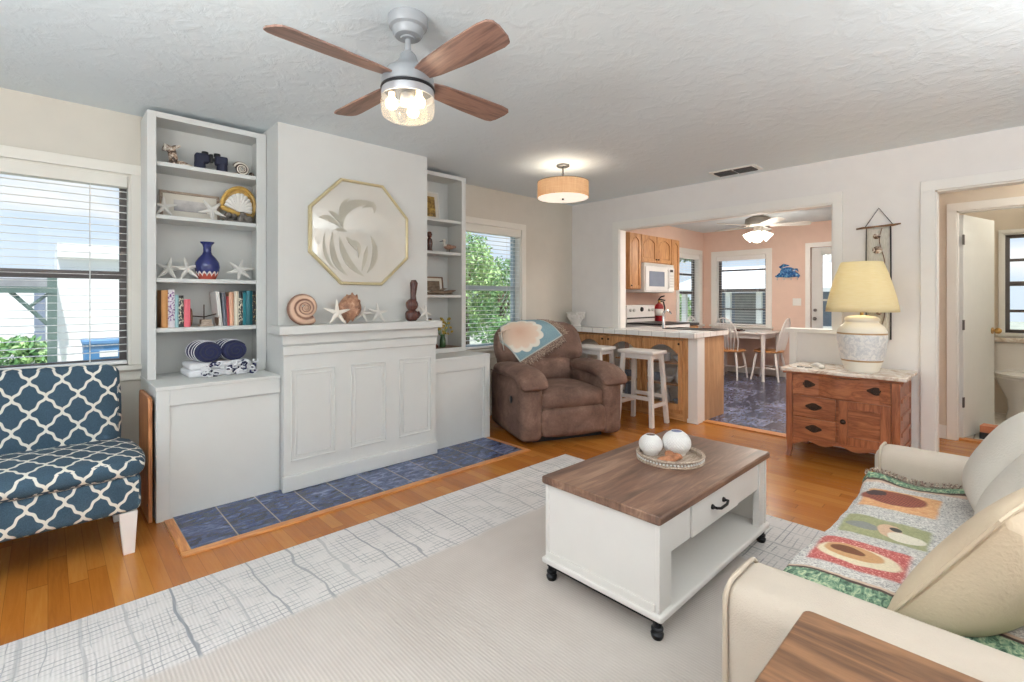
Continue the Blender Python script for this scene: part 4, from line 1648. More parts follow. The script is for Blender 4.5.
# ---------------------------------------------------------------- ceiling fan of the living room
FC = (1.103, 1.794, 2.44)
t = thing('ceiling_fan', 'grey ceiling fan with four walnut blades and a lit clear glass jar', 'ceiling fan', FC)
B(FC).lathe([(.0, 2.44), (.083, 2.44), (.083, 2.412), (.078, 2.398), (.066, 2.390), (.064, 2.374), (.054, 2.36), (.03, 2.356), (.0, 2.356)], (FC[0], FC[1], 0), 40).build('canopy', 'fan_grey', t)
B(FC).lathe([(.032, 2.362), (.03, 2.350), (.012, 2.348), (.012, 2.28), (.02, 2.278)], (FC[0], FC[1], 0), 20).build('downrod', 'fan_grey', t)
B(FC).lathe([(.0, 2.295), (.022, 2.295), (.034, 2.282), (.044, 2.255), (.066, 2.232), (.09, 2.215), (.104, 2.198), (.110, 2.175), (.110, 2.150), (.102, 2.142), (.0, 2.142)], (FC[0], FC[1], 0), 40).build('motor_housing', 'fan_grey', t)
B(FC).lathe([(.0, 2.144), (.112, 2.144), (.114, 2.136), (.108, 2.132), (.0, 2.132)], (FC[0], FC[1], 0), 40).build('trim_ring', 'black_plastic', t)
B(FC).lathe([(.108, 2.134), (.110, 2.12), (.110, 2.10), (.106, 2.10), (.106, 2.134)], (FC[0], FC[1], 0), 40).build('light_band', 'nickel', t)
jar = B(FC).lathe([(.109, 2.10), (.112, 2.07), (.110, 2.045), (.104, 2.026), (.088, 2.014), (.06, 2.01), (.0, 2.01)], (FC[0], FC[1], 0), 40, cap=False).build('glass_jar', 'lamp_glass', t)
B(FC).lathe([(.0, 2.118), (.03, 2.118), (.034, 2.09), (.028, 2.07), (.0, 2.07)], (FC[0], FC[1], 0), 20).build('bulb_socket', 'nickel', t)
for k in range(3):
    a = R(40 + 120 * k)
    bx, by = FC[0] + .068 * math.cos(a), FC[1] + .068 * math.sin(a)
    B(FC).lathe([(.0, 2.115), (.012, 2.115), (.013, 2.095), (.024, 2.08), (.027, 2.065), (.02, 2.05), (.0, 2.044)], (bx, by, 0), 16).build('bulb', 'bulb_warm', t)
for k in range(4):
    a = 3 + 90 * k
    M = Matrix.Rotation(R(a), 4, 'Z') @ Matrix.Translation((0, 0, -.262)) @ Matrix.Rotation(R(-12), 4, 'X')
    pl = [(.085, -.035), (.16, -.052), (.34, -.066), (.50, -.071), (.545, -.066), (.563, -.05), (.566, -.02), (.555, .035), (.54, .06), (.51, .068), (.34, .064), (.16, .05), (.085, .035)]
    B().prism(pl, 'z', -.004, .004, M).build('blade', 'fan_walnut' if k % 2 == 0 else 'fan_walnut_y', t, bevel=.0015)
    B().prism([(.06, -.02), (.15, -.03), (.165, 0), (.15, .03), (.06, .02)], 'z', .004, .010, M).build('blade_iron', 'fan_grey', t)
lamp('fan_bulb_light', 'POINT', (FC[0], FC[1], 2.045), 5, (1, .86, .68), radius=.09)

# ---------------------------------------------------------------- drum ceiling light
DC = (3.304, 2.809, 2.44)
t = thing('ceiling_light', 'round drum ceiling light with a tan linen shade near the window corner', 'ceiling light', DC)
B(DC).lathe([(.0, 2.44), (.058, 2.44), (.058, 2.426), (.05, 2.420), (.0, 2.420)], (DC[0], DC[1], 0), 30).build('canopy', 'grey_nickel', t)
B(DC).cyl((DC[0], DC[1], 2.422), (DC[0], DC[1], 2.27), .008).ball((DC[0], DC[1], 2.36), .012).build('stem', 'grey_nickel', t)
B(DC).lathe([(.226, 2.148), (.226, 2.286), (.222, 2.286), (.222, 2.148), (.226, 2.148)], (DC[0], DC[1], 0), 56, cap=False).build('drum_shade', 'shade_linen', t)
b = B(DC).tube([(DC[0] + .225 * math.cos(2 * math.pi * k / 48), DC[1] + .225 * math.sin(2 * math.pi * k / 48), 2.286) for k in range(49)], .003, 6)
for k in range(3):
    a = R(120 * k + 20)
    b.cyl((DC[0], DC[1], 2.28), (DC[0] + .224 * math.cos(a), DC[1] + .224 * math.sin(a), 2.284), .003, n=6)
b.build('shade_ring', 'grey_nickel', t)
B(DC).lathe([(.0, 2.142), (.221, 2.146), (.221, 2.152), (.0, 2.150)], (DC[0], DC[1], 0), 48).build('diffuser', 'diffuser_warm', t)
B(DC).lathe([(.0, 2.126), (.008, 2.128), (.012, 2.136), (.012, 2.144), (.0, 2.144)], (DC[0], DC[1], 0), 16).build('finial', 'grey_nickel', t)
lamp('drum_light', 'POINT', (DC[0], DC[1], 2.235), 2.8, (1, .91, .79), radius=.13)

# ceiling vent
VC = (4.60, 1.825, 2.44)
t = thing('ceiling_vent', 'white ceiling vent with two dark louvred grilles above the kitchen opening', 'vent', VC)
b = B(VC)
b.box(4.485, 4.70, 1.62, 2.03, 2.430, 2.44)
b.build('frame', 'white_plastic', t, bevel=.004)
for (ya, yb) in ((1.655, 1.815), (1.835, 1.995)):
    B(VC).box(4.515, 4.67, ya, yb, 2.424, 2.431).build('grille', 'bronze_dark', t)
    b = B(VC)
    for k in range(7):
        b.box(4.522 + k * .021, 4.525 + k * .021, ya, yb, 2.418, 2.425)
    b.build('louvre', 'grey_nickel', t)

# ---------------------------------------------------------------- dresser
DO = (4.545, .945, 0)
t = thing('dresser', 'carved oak washstand dresser with marble top and bronze pulls under the table lamp', 'dresser', DO)
b = B(DO).box(4.315, 4.785, .59, 1.305, .145, .672)
b.build('carcass', 'dresser_oak', t)


def serp(y):
    s_ = (y - .945) / .36
    return .020 * math.cos(s_ * math.pi * 1.9) + .004


def slab(z0, z1, y0, y1, out, back, n=36):
    b_ = B(DO)
    pl_ = [(out(y0 + (y1 - y0) * k / n), y0 + (y1 - y0) * k / n) for k in range(n + 1)]
    pl_ = pl_ + [(back, y1), (back, y0)]
    b_.prism(pl_, 'z', z0, z1)
    return b_


slab(.676, .703, .548, 1.348, lambda y: 4.284 - serp(y) * .35, 4.80).build('marble_top', 'marble_top', t, bevel=.006, seg=3)
slab(.660, .678, .565, 1.33, lambda y: 4.296 - serp(y) * .5, 4.79).build('top_moulding', 'dresser_oak', t, bevel=.004)


def pull(y, z, x, parent):
    b_ = B()
    ring_ = []
    for k in range(24):
        a = 2 * math.pi * k / 24
        rr = 1 + .10 * math.cos(4 * a)
        ring_.append((.052 * rr * math.cos(a), .027 * rr * math.sin(a)))
    b_.prism(ring_, 'x', -.004, 0)
    b_.tube([(-.006, -.024, .004), (-.016, -.024, -.002), (-.018, -.014, -.012), (-.018, .014, -.012), (-.016, .024, -.002), (-.006, .024, .004)], .0035, 8)
    b_.ball((-.005, -.024, .004), .006, 8, 6).ball((-.005, .024, .004), .006, 8, 6)
    b_.build('pull', 'bronze_pull', parent, at=(x - DO[0], y - DO[1], z))


d1 = slab(.505, .655, .638, 1.262, lambda y: 4.305 - serp(y), 4.33).build('drawer', 'dresser_oak', t, bevel=.003)
pull(1.165, .585, 4.305 - serp(1.165) + .0, d1)
pull(.725, .585, 4.305 - serp(.725) + .0, d1)
for (za, zb_) in ((.332, .490), (.165, .318)):
    d2 = B(DO).box(4.300, 4.33, .972, 1.262, za, zb_).build('drawer', 'dresser_oak', t, bevel=.003)
    pull(1.117, (za + zb_) / 2 + .004, 4.300, d2)
dd = B(DO)
dd.box(4.302, 4.33, .638, .70, .165, .490).box(4.302, 4.33, .895, .952, .165, .490).box(4.302, 4.33, .70, .895, .165, .225).box(4.302, 4.33, .70, .895, .435, .490)
dd = dd.build('door', 'dresser_oak_z', t, bevel=.002)
B(DO).box(4.312, 4.325, .70, .895, .225, .435).build('door_panel', 'dresser_oak', dd)
B(DO).ball((4.286, .922, .335), (.014, .019, .019)).cyl((4.30, .922, .335), (4.288, .922, .335), .007).build('knob', 'bronze_pull', dd)
for (y0, y1, sg) in ((1.265, 1.31, 1), (.585, .635, -1)):
    for (xa, xb, fx) in ((4.295, 4.345, -1), (4.745, 4.79, 0)):
        b = B(DO)
        rings = []
        for zz, off, k in ((.672, 0, 1), (.15, 0, 1), (.09, .002, .9), (.045, .0, .74), (.018, -.010, .74), (.0, -.014, .80)):
            cx2 = (xa + xb) / 2 + off * (1 if fx else 0)
            cy2 = (y0 + y1) / 2 - off * sg * .6
            hx, hy = (xb - xa) / 2 * k, (y1 - y0) / 2 * k
            rings.append([(cx2 - hx, cy2 - hy, zz), (cx2 + hx, cy2 - hy, zz), (cx2 + hx, cy2 + hy, zz), (cx2 - hx, cy2 + hy, zz)])
        b.ring_strip(rings)
        b.build('leg', 'dresser_oak_z', t, bevel=.003)
pl = [(.635, .165), (1.265, .165)]
for k in range(25):
    s_ = k / 24
    yy = 1.265 - s_ * .63
    pl.append((yy, .130 - .014 * math.cos(s_ * math.pi * 6) + .03 * (2 * s_ - 1) ** 8 * 0 - .02 * abs(2 * s_ - 1) ** 3))
B(DO).prism(pl, 'x', 4.305, 4.325).build('apron', 'dresser_oak', t, bevel=.002)
b = B(DO)
for zz in (.155, .275, .395, .515, .635):
    b.box(4.345, 4.745, .580, .592, zz, zz + .028)
b.build('side_rail', 'dresser_oak', t, bevel=.002)
# small things on the dresser
b = B()
b.ball((0, 0, .014), (.035, .022, .014), 14, 10)
b.tube([(.0, .0, .02), (.02, .035, .026), (.03, .07, .018), (.034, .095, .01)], [.016, .018, .012, .003], 10)
tag(b.build('conch_shell', 'starfish_bone', at=(4.42, 1.09, .703)), 'small tan seashell on the marble top left of the lamp', 'shell')
b = B()
for k in (-1, 1):
    ring = [(.024 * math.cos(2 * math.pi * i / 20), .028 * k + .024 * math.sin(2 * math.pi * i / 20), .006) for i in range(21)]
    b.tube(ring, .0018, 6)
    b.tube([(0, .052 * k, .008), (.06, .052 * k, .010), (.12, .050 * k, .006)], .0016, 6)
b.tube([(0, -.006, .008), (0, .006, .008)], .0016, 6)
tag(b.build('eyeglasses', 'black_metal', at=(4.37, 1.20, .703)), 'thin dark eyeglasses at the left edge of the marble top', 'glasses')

# ---------------------------------------------------------------- table lamp
LP = (4.50, .845, .703)
t = thing('table_lamp', 'large white ceramic table lamp with yellow shade on the oak dresser', 'lamp', LP)
LB = [(.0, .0), (.125, .0), (.132, .008), (.140, .03), (.152, .055), (.170, .10), (.186, .16), (.195, .22), (.196, .26), (.190, .29), (.172, .318), (.148, .335), (.132, .345), (.128, .352), (.134, .360), (.136, .372), (.128, .384), (.10, .392), (.05, .398), (.0, .40)]
B().lathe([(r_ * .82, z_ * 1.065) for r_, z_ in LB], n=56).build('base', 'lamp_ceramic', t)
B().cyl((0, 0, .40), (0, 0, .52), .012).lathe([(.0, .50), (.02, .50), (.02, .55), (.0, .555)], n=16).build('socket', 'brass', t)
b = B()
b.lathe([(.226, .452), (.222, .49), (.208, .56), (.186, .65), (.160, .74), (.132, .822), (.127, .830)], n=64, cap=False, sq=2.6, rot=.3)
b.build('lamp_shade', 'shade_yellow', t, solid=.003)
B().tube([(0, .0, .54), (0, .07, .60), (0, .075, .68), (0, .0, .80), (0, -.075, .68), (0, -.07, .60), (0, .0, .54)], .002, 6).build('harp', 'brass', t)
B().ball((0, 0, .63), (.032, .032, .045)).build('bulb', 'bulb_warm', t)
lamp('table_lamp_light', 'POINT', (LP[0], LP[1], LP[2] + .63), 3.8, (1, .84, .60), radius=.05)

# ---------------------------------------------------------------- wall hanging
t = thing('wall_hanging', 'narrow linen wall hanging with shells on a twig, behind the table lamp', 'wall hanging', (4.83, .795, .93))
o = (4.83, .795, .93)
B(o).grid(lambda u, v: Vector((4.824 + .003 * math.sin(v * 14), .718 + u * .155 + .004 * math.sin(v * 9), .93 + v * .90)), 6, 30).build('cloth', 'hanging_linen', t, solid=.004)
b = B(o).tube([(4.818, .715, .93), (4.818, .714, 1.4), (4.818, .716, 1.83)], .005, 6).tube([(4.818, .875, .93), (4.818, .877, 1.4), (4.818, .874, 1.83)], .003, 6)
b.build('edge_cord', 'black_metal', t)
B(o).tube([(4.815, .942, 1.826), (4.815, .90, 1.831), (4.814, .80, 1.834), (4.815, .70, 1.836), (4.815, .652, 1.842)], [.006, .009, .006, .009, .005], 8).build('twig_rod', 'frame_brown', t)
B(o).tube([(4.818, .885, 1.832), (4.826, .793, 1.982), (4.818, .70, 1.836)], .003, 6).build('hanging_cord', 'black_metal', t)
for (yy, zz, r_) in ((.805, 1.755, .026), (.80, 1.645, .034), (.80, 1.53, .028), (.775, 1.47, .018), (.80, 1.30, .02), (.79, 1.14, .02)):
    B(o).ball((4.812, yy, zz), (.010, r_, r_ * .9), 12, 8).ball((4.806, yy + .004, zz + .004), (.010, r_ * .5, r_ * .5), 10, 6).build('sewn_shell', 'shell_spots', t)
b = B(o).tube([(4.814, .770 + .018 * math.sin(k * .9), 1.82 - k * .055) for k in range(15)], .003, 6)
b.build('braid', 'frame_brown', t)

# ---------------------------------------------------------------- bookcase decor
def one(b, name, mat, label, cat, at, group=None, **kw):
    return tag(b.build(name, mat, at=at, **kw), label, cat, group)


Z1, Z2, Z3, Z4, Z5 = SL[0], SL[1], SL[2], SL[3], .757
# top shelf
b = B()
b.tube([(-.07, 0, .10), (-.065, 0, .13), (-.03, 0, .115), (-.02, 0, .06), (-.02, 0, .012)], [.012, .02, .026, .026, .02], 10)
b.tube([(-.06, .0, .012), (-.02, .005, .022), (.03, 0, .03), (.08, -.01, .02)], [.014, .022, .022, .010], 10)
b.tube([(-.05, .01, .10), (-.01, .01, .135), (.02, .01, .15)], [.014, .014, .006], 8)
one(b, 'driftwood_figure', 'shell_spots', 'gnarled brown and white driftwood piece left on the top bookcase shelf', 'ornament', (.61, 3.81, Z1))
t = thing('binoculars', 'dark blue binoculars standing upright on the top bookcase shelf', 'binoculars', (.806, 3.82, Z1))
for sg in (-1, 1):
    B().lathe([(.0, 0), (.034, 0), (.035, .01), (.033, .06), (.028, .09), (.0, .09)], (sg * .066, 0, 0), 22).build('objective_barrel', 'deep_blue', t)
    b = B().soft(min(sg * .095, sg * .022), max(sg * .098, sg * .012), -.030, .030, .062, .124, .014, 3)
    b.build('prism_housing', 'deep_blue', t)
    B().lathe([(.0, .12), (.02, .12), (.021, .133), (.019, .140), (.0, .140)], (sg * .036, 0, 0), 18).build('eyepiece', 'black_plastic', t)
B().cyl((0, 0, .075), (0, 0, .130), .012).box(-.03, .03, -.008, .008, .085, .105).build('focus_bridge', 'black_plastic', t)


def spiral(b, c, R0, turns, M, n=90, tr=.27, off=0., shrink=.14, grow=True):
    """planispiral shell: a tube on a logarithmic spiral in the local xz plane, axis y"""
    pts, rr = [], []
    kk = math.log(1 / shrink) / (turns * 2 * math.pi)
    for i in range(n + 1):
        th = turns * 2 * math.pi * i / n
        r_ = R0 * math.exp(-kk * (turns * 2 * math.pi - th))
        tube_r = r_ * tr
        d_ = r_ - tube_r
        pts.append(Vector(c) + M @ Vector((d_ * math.cos(th + off), -(R0 - r_) * tr * 1.1, d_ * math.sin(th + off))))
        rr.append(tube_r * (1 if i < n else .8))
    b.tube(pts, rr, 14, True, up=M @ Vector((0, 1, 0)))
    return b


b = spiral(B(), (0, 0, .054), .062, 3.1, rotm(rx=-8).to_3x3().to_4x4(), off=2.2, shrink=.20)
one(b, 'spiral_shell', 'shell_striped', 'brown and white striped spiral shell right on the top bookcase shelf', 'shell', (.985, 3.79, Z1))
b = spiral(B(), (0, 0, .026), .03, 2.5, rotm(rx=-8, rz=30).to_3x3().to_4x4(), off=1.)
one(b, 'small_shell', 'shell_spots', 'very small brown shell next to the striped spiral on the top shelf', 'shell', (1.055, 3.80, Z1))

# second shelf
t = thing('picture_frame', 'wide white matted picture frame leaning on the second bookcase shelf', 'picture frame', (.70, 3.875, Z2))
M = rotm((0, 0, 0), rx=-9)
b = B()
frame_rect(b, -.155, .155, .022, .178, .016, -.008, .008)
for v in b.bm.verts:
    v.co = M @ v.co
b.build('frame', 'tray_wood', t)
B().box(-.155, .155, -.002, .006, .022, .178, M).build('mat_board', 'photo_mat', t)
B().box(-.095, .095, -.004, -.001, .062, .138, M).build('picture', 'photo_beach', t)
ST = 'starfish on the shelves and mantel'
one(B().star((0, 0, .062), .075, rotm(rx=-14).to_3x3().to_4x4(), rot=1.57), 'starfish', 'starfish_white', 'white starfish at the left end of the second bookcase shelf', 'starfish', (.535, 3.775, Z2), ST)
one(B().star((0, 0, .068), .088, rotm(rx=-18, ry=18).to_3x3().to_4x4(), rot=1.2), 'starfish', 'starfish_white', 'white starfish leaning on the picture frame beside the gold scallop shell', 'starfish', (.80, 3.765, Z2), ST)
t = thing('scallop_shell', 'gold and white scallop shell on a coral base, second bookcase shelf', 'ornament', (.955, 3.80, Z2))
SC0 = t
b = B()
for k in range(11):
    a = R(-78 + 15.6 * k)
    L_ = .150 - .02 * abs(k - 5) / 5
    b.tube([(0, .0, .10), (math.sin(a) * L_ * .5, -.018, .10 + math.cos(a) * L_ * .5), (math.sin(a) * L_, -.004, .10 + math.cos(a) * L_)], [.008, .017, .021], 8)
b.build('shell_ribs', 'coral_white', t)
b = B()
arc = [(math.sin(R(-98 + 196 * k / 24)) * .128, .008, .125 + math.cos(R(-98 + 196 * k / 24)) * .150) for k in range(25)]
b.tube(arc, .016, 8)
b.tube([(-.13, .005, .09), (-.06, -.012, .075), (0, -.014, .068), (.06, -.012, .075), (.13, .005, .09)], .017, 8)
b.prism([(-.125, .09), (0, .068), (.125, .09), (.135, .17), (.09, .255), (0, .285), (-.09, .255), (-.135, .17)], 'y', .012, .022)
b.build('shell_back', 'resin_amber', t)
b = B()
rnd = random.Random(5)
for k in range(15):
    b.ball((rnd.uniform(-.075, .085), rnd.uniform(-.03, .02), rnd.uniform(.018, .06)), (rnd.uniform(.016, .03), .02, rnd.uniform(.015, .03)), 8, 6)
b.box(-.085, .09, -.04, .03, 0, .02)
b.build('coral_base', 'stone_plinth', t)

for k_ in kids(SC0):
    if k_.name.startswith('shell'):
        k_.data.transform(Matrix.Translation((.0, 0, .07)) @ Matrix.Rotation(R(14), 4, 'Y') @ Matrix.Diagonal((.80 if k_.name.startswith('shell_back') else .66, 1, .92 if k_.name.startswith('shell_back') else .80, 1)) @ Matrix.Translation((0, 0, -.07)))

# third shelf
one(B().lathe([(.0, 0), (.046, 0), (.05, .006), (.068, .045), (.075, .085), (.070, .118), (.050, .15), (.030, .172), (.024, .19), (.024, .222), (.030, .238), (.041, .250), (.043, .256), (.036, .256), (.022, .235), (.0, .23)], n=48),
    'blue_vase', 'vase_glaze', 'cobalt blue long-necked vase with a red scalloped foot, bookcase shelf', 'vase', (.783, 3.82, Z3))
one(B().star((0, 0, .065), .085, rotm(rx=-20).to_3x3().to_4x4(), rot=1.4), 'starfish', 'starfish_white', 'white starfish farthest left on the blue vase shelf', 'starfish', (.57, 3.83, Z3), ST)
one(B().star((0, 0, .068), .085, rotm(rx=-20).to_3x3().to_4x4(), rot=1.7), 'starfish', 'starfish_white', 'white starfish next to the blue vase, on its left', 'starfish', (.665, 3.80, Z3), ST)
one(B().star((0, 0, .072), .092, rotm(rx=-25).to_3x3().to_4x4(), rot=.25, arms=6), 'starfish', 'starfish_white', 'many-armed white starfish right of the blue vase', 'starfish', (.985, 3.82, Z3), ST)

# books
BK = [  # x0, x1, height, colour, depth, label, tilt, group-side
    (.4565, .482, .10, 'book_black', .12, 'short dark book at the left end of the book row', 0),
    (.516, .550, .238, 'book_orange', .16, 'tall orange brown book, left group on the book shelf', 0),
    (.552, .586, .242, 'book_purple', .16, 'white book with purple lettering marks, left group', 0),
    (.588, .606, .208, 'book_pale_blue', .15, 'thin pale blue book between the white and black ones', 0),
    (.608, .634, .205, 'book_black_label', .14, 'black book with pale spine labels, left group', 0),
    (.637, .671, .180, 'book_pink', .14, 'bright pink book at the right end of the left group', 0),
    (.838, .858, .232, 'book_white', .17, 'white book leaning at the left end of the right group', -6),
    (.862, .884, .226, 'book_grey', .15, 'slate grey book beside the leaning white one', -3),
    (.886, .898, .20, 'book_red', .15, 'thin rose red book beside the peach one', -2),
    (.899, .924, .228, 'book_peach', .15, 'peach coloured book in the right group', -1),
    (.927, .953, .236, 'book_cream', .16, 'cream book in the middle of the right group', 0),
    (.955, .979, .236, 'book_black_label', .16, 'black book with pale labels beside the teal ones', 0),
    (.981, .998, .225, 'book_teal', .15, 'narrow bright teal book', 0),
    (1.000, 1.040, .240, 'book_dark_teal', .16, 'wide dark teal book with small pale marks', 0),
    (1.042, 1.092, .238, 'book_black_gold', .16, 'black book with gold lines at the right end of the row', 0)]
for nm, c in (('book_black', (40, 38, 40)), ('book_orange', (206, 150, 92)), ('book_pale_blue', (164, 200, 204)), ('book_pink', (226, 108, 120)), ('book_white', (230, 228, 222)),
              ('book_grey', (98, 102, 112)), ('book_red', (186, 76, 78)), ('book_peach', (220, 172, 142)), ('book_cream', (232, 222, 202)), ('book_teal', (30, 128, 140)), ('book_dark_teal', (28, 96, 106))):
    plain(nm, c, .5, var=.04)


def spine(name, base, mark, lo, hi, freq, thr=.5):
    g = G(name)
    x, y, z = g.xyz(g.co())
    n = g.noise(g.vec(g.f('MULTIPLY', x, 90), 0, g.f('MULTIPLY', z, freq)), 1., 2)
    m_ = g.f('MULTIPLY', g.sstep(n, thr, thr + .06), g.f('MULTIPLY', g.sstep(z, lo, lo + .004), g.sstep(z, hi, hi - .004)))
    g.done(g.mix(m_, srgb(*base), srgb(*mark)), .45)


spine('book_purple', (232, 226, 232), (126, 70, 140), .04, .23, 110)
spine('book_black_label', (40, 38, 40), (206, 196, 176), .02, .19, 60)
spine('book_black_gold', (34, 32, 34), (190, 164, 110), .02, .22, 70, .56)
for (x0, x1, h_, mt, dp, lab, tilt) in BK:
    yf = 3.735
    t = thing('book', lab, 'book', ((x0 + x1) / 2, yf + dp / 2, Z4), 0, 'books on the bookcase shelf')
    wd = x1 - x0
    M = rotm((0, 0, 0), ry=tilt)
    if tilt:
        M = Matrix.Translation((0, 0, abs(math.sin(R(tilt))) * wd / 2)) @ M
    b = B()
    b.box(-wd / 2, -wd / 2 + .003, -dp / 2, dp / 2, 0, h_, M).box(wd / 2 - .003, wd / 2, -dp / 2, dp / 2, 0, h_, M)
    sp_ = [(-wd / 2, -dp / 2 + .004), (-wd / 2 + .004, -dp / 2), (0, -dp / 2 - .003), (wd / 2 - .004, -dp / 2), (wd / 2, -dp / 2 + .004)]
    b.prism(sp_, 'z', 0, h_, M)
    b.build('cover', mt, t)
    B().box(-wd / 2 + .003, wd / 2 - .003, -dp / 2 + .004, dp / 2 - .004, .004, h_ - .004, M).build('pages', 'page_paper', t)
# metal ornament between the books
t = thing('rod_ornament', 'bronze bookend ornament of two discs joined by rods, between the books', 'ornament', (.758, 3.79, Z4))
for (xx) in (-.078, .078):
    b = B()
    b.tube([(xx - .004, 0, .065), (xx + .004, 0, .065)], .062, 26)
    for v in b.bm.verts:
        v.co.z = .062 + (v.co.z - .065) * .95
        v.co.y *= .9
    b.build('disc', 'frame_brown', t)
b = B().tube([(-.076, 0, .07), (0, -.01, .062), (.076, 0, .082)], .004, 8).tube([(0, 0, .0), (.0, 0, .145)], .0035, 8)
b.build('rod', 'bronze_pull', t)
B().box(-.03, .05, -.035, .035, 0, .012).box(-.02, .04, -.03, .03, .012, .045).build('block_base', 'tray_wood', t)

# towels and throw on the cabinet top
t = thing('folded_throw', 'folded white and navy striped throw with pompom fringe on the left cabinet', 'blanket', (.83, 3.68, Z5), 0)
b = B()
b.soft(-.20, .17, -.11, .17, .0, .045, .02, 4, .0).soft(-.19, .165, -.10, .165, .042, .088, .022, 4, .004)
b.build('cloth', 'white_cloth', t)
b = B()
b2 = B()
rnd = random.Random(9)
for k in range(58):
    x_ = rnd.uniform(-.12, .20)
    z_ = rnd.uniform(.012, .085)
    a = rnd.uniform(0, 6)
    y_ = -.125 + rnd.uniform(-.012, .01)
    pts = [(x_ + .017 * math.cos(a + q), y_ - .006 * math.sin(q), z_ + .012 * math.sin(a + q)) for q in (0, 1.2, 2.4, 3.6, 4.8)]
    (b if k % 3 else b2).tube(pts, .0055, 6)
b.build('fringe', 'white_cloth', t)
b2.build('fringe', 'navy_cloth', t, label='navy fringe loops')
for (xx, lab, dy) in ((-.065, 'rolled navy towel, left one on the folded striped throw', 0), (.088, 'rolled navy towel, right one on the folded striped throw', .02)):
    t = thing('rolled_towel', lab, 'towel', (.80 + xx, 3.70 + dy, Z5 + .088), 8, 'rolled towels on the cabinet')
    b = B()
    rings = []
    for yy, r_ in ((-.118, .045), (-.112, .062), (-.09, .068), (.09, .068), (.112, .06)):
        rings.append([(r_ * 1.12 * math.cos(2 * math.pi * k / 28), yy, .066 + r_ * .98 * math.sin(2 * math.pi * k / 28)) for k in range(28)])
    b.ring_strip(rings)
    b.build('roll', 'navy_cloth', t)
    b = B()
    for k in range(3):
        pts = []
        for i in range(40):
            th = i / 39 * 2.2 * math.pi * 2
            r_ = .060 - .052 * i / 39
            pts.append((r_ * 1.12 * math.cos(th + .6), -.119, .066 + r_ * math.sin(th + .6)))
    b.tube(pts, .004, 6)
    b.build('roll_edge', 'deep_blue', t)
    b = B()
    for yy in (-.07, -.03, .02, .07):
        b.tube([(.0765 * math.cos(2 * math.pi * k / 28), yy, .066 + .0675 * math.sin(2 * math.pi * k / 28)) for k in range(29)], .0035, 6, flat=1.)
    b.build('white_stripe', 'white_cloth', t)

# ---------------------------------------------------------------- mantel decor
ZM = 1.078
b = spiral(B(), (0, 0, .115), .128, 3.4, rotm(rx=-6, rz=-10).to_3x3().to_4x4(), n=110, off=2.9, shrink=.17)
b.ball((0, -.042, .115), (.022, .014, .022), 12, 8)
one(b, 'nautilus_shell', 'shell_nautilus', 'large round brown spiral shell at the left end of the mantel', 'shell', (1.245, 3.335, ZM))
b = B()
prof = [(.0, .0), (.018, .004), (.05, .03), (.085, .07), (.098, .095), (.085, .125), (.05, .155), (.022, .178), (.0, .192)]
M = rotm((.09, 0, .085), ry=-78, rz=14)
b.lathe([(r_, z_ - .09) for r_, z_ in prof], n=24)
for k in range(12):
    a = 2 * math.pi * k / 12
    b.tube([(.092 * math.cos(a), .092 * math.sin(a), .0), (.112 * math.cos(a), .112 * math.sin(a), .006)], [.014, .004], 6)
for v in b.bm.verts:
    v.co = M @ v.co
mn = min(v.co.z for v in b.bm.verts)
for v in b.bm.verts:
    v.co.z -= mn
one(b, 'conch_shell', 'shell_knobbed', 'knobbly tan conch shell behind the mantel starfish', 'shell', (1.49, 3.35, ZM))
one(B().star((0, 0, .078), .098, rotm(rx=-16).to_3x3().to_4x4(), rot=1.5, r0=.14), 'starfish', 'starfish_bone', 'largest starfish, leaning against the tan conch on the mantel', 'starfish', (1.44, 3.25, ZM), ST)
one(B().star((0, 0, .066), .07, rotm(rx=-20, rz=-20).to_3x3().to_4x4(), rot=1.3), 'starfish', 'starfish_white', 'white starfish just right of the conch tip on the mantel', 'starfish', (1.685, 3.36, ZM), ST)
one(B().star((0, 0, .068), .085, rotm(rx=-26).to_3x3().to_4x4(), rot=1.45), 'starfish', 'starfish_white', 'white starfish below the lower right of the octagon mirror', 'starfish', (1.805, 3.36, ZM), ST)
b = B()
b.soft(-.05, .045, -.035, .04, 0, .085, .03, 4, .004)
b.ball((-.002, 0, .128), (.052, .042, .050), 20, 14)
b.tube([(.012, 0, .16), (.010, .0, .20), (.014, 0, .26), (.016, 0, .30), (.014, 0, .325)], [.026, .022, .028, .032, .018], 14)
b.tube([(.03, -.03, .03), (.055, -.02, .045), (.05, -.01, .075)], [.012, .014, .008], 8)
one(b, 'carved_rabbit', 'dark_carving', 'dark carved wooden rabbit with tall ears on the mantel', 'figurine', (2.085, 3.33, ZM))
one(B().star((0, 0, .062), .08, rotm(rx=-22, rz=20).to_3x3().to_4x4(), rot=1.0), 'starfish', 'starfish_white', 'white starfish at the right end of the mantel beside the carved rabbit', 'starfish', (2.205, 3.33, ZM), ST)

# ---------------------------------------------------------------- narrow bookcase decor
Y1, Y2, Y3, Y4 = SR[0], SR[1], SR[2], .797


def small_frame(label, x, z, w_, h_, pic, fmat, y=3.87, rz=0, mat_w=.02):
    t_ = thing('picture_frame', label, 'picture frame', (x, y, z), rz)
    M_ = rotm(rx=-8)
    b_ = B()
    frame_rect(b_, -w_ / 2 + .012, w_ / 2 - .012, .012, h_ - .012, .012, -.009, .009)
    for v_ in b_.bm.verts:
        v_.co = M_ @ v_.co
    b_.build('frame', fmat, t_)
    B().box(-w_ / 2 + .012, w_ / 2 - .012, -.002, .006, .012, h_ - .012, M_).build('mat_board', 'photo_mat', t_)
    B().box(-w_ / 2 + .012 + mat_w, w_ / 2 - .012 - mat_w, -.004, -.001, .012 + mat_w, h_ - .012 - mat_w, M_).build('picture', pic, t_)


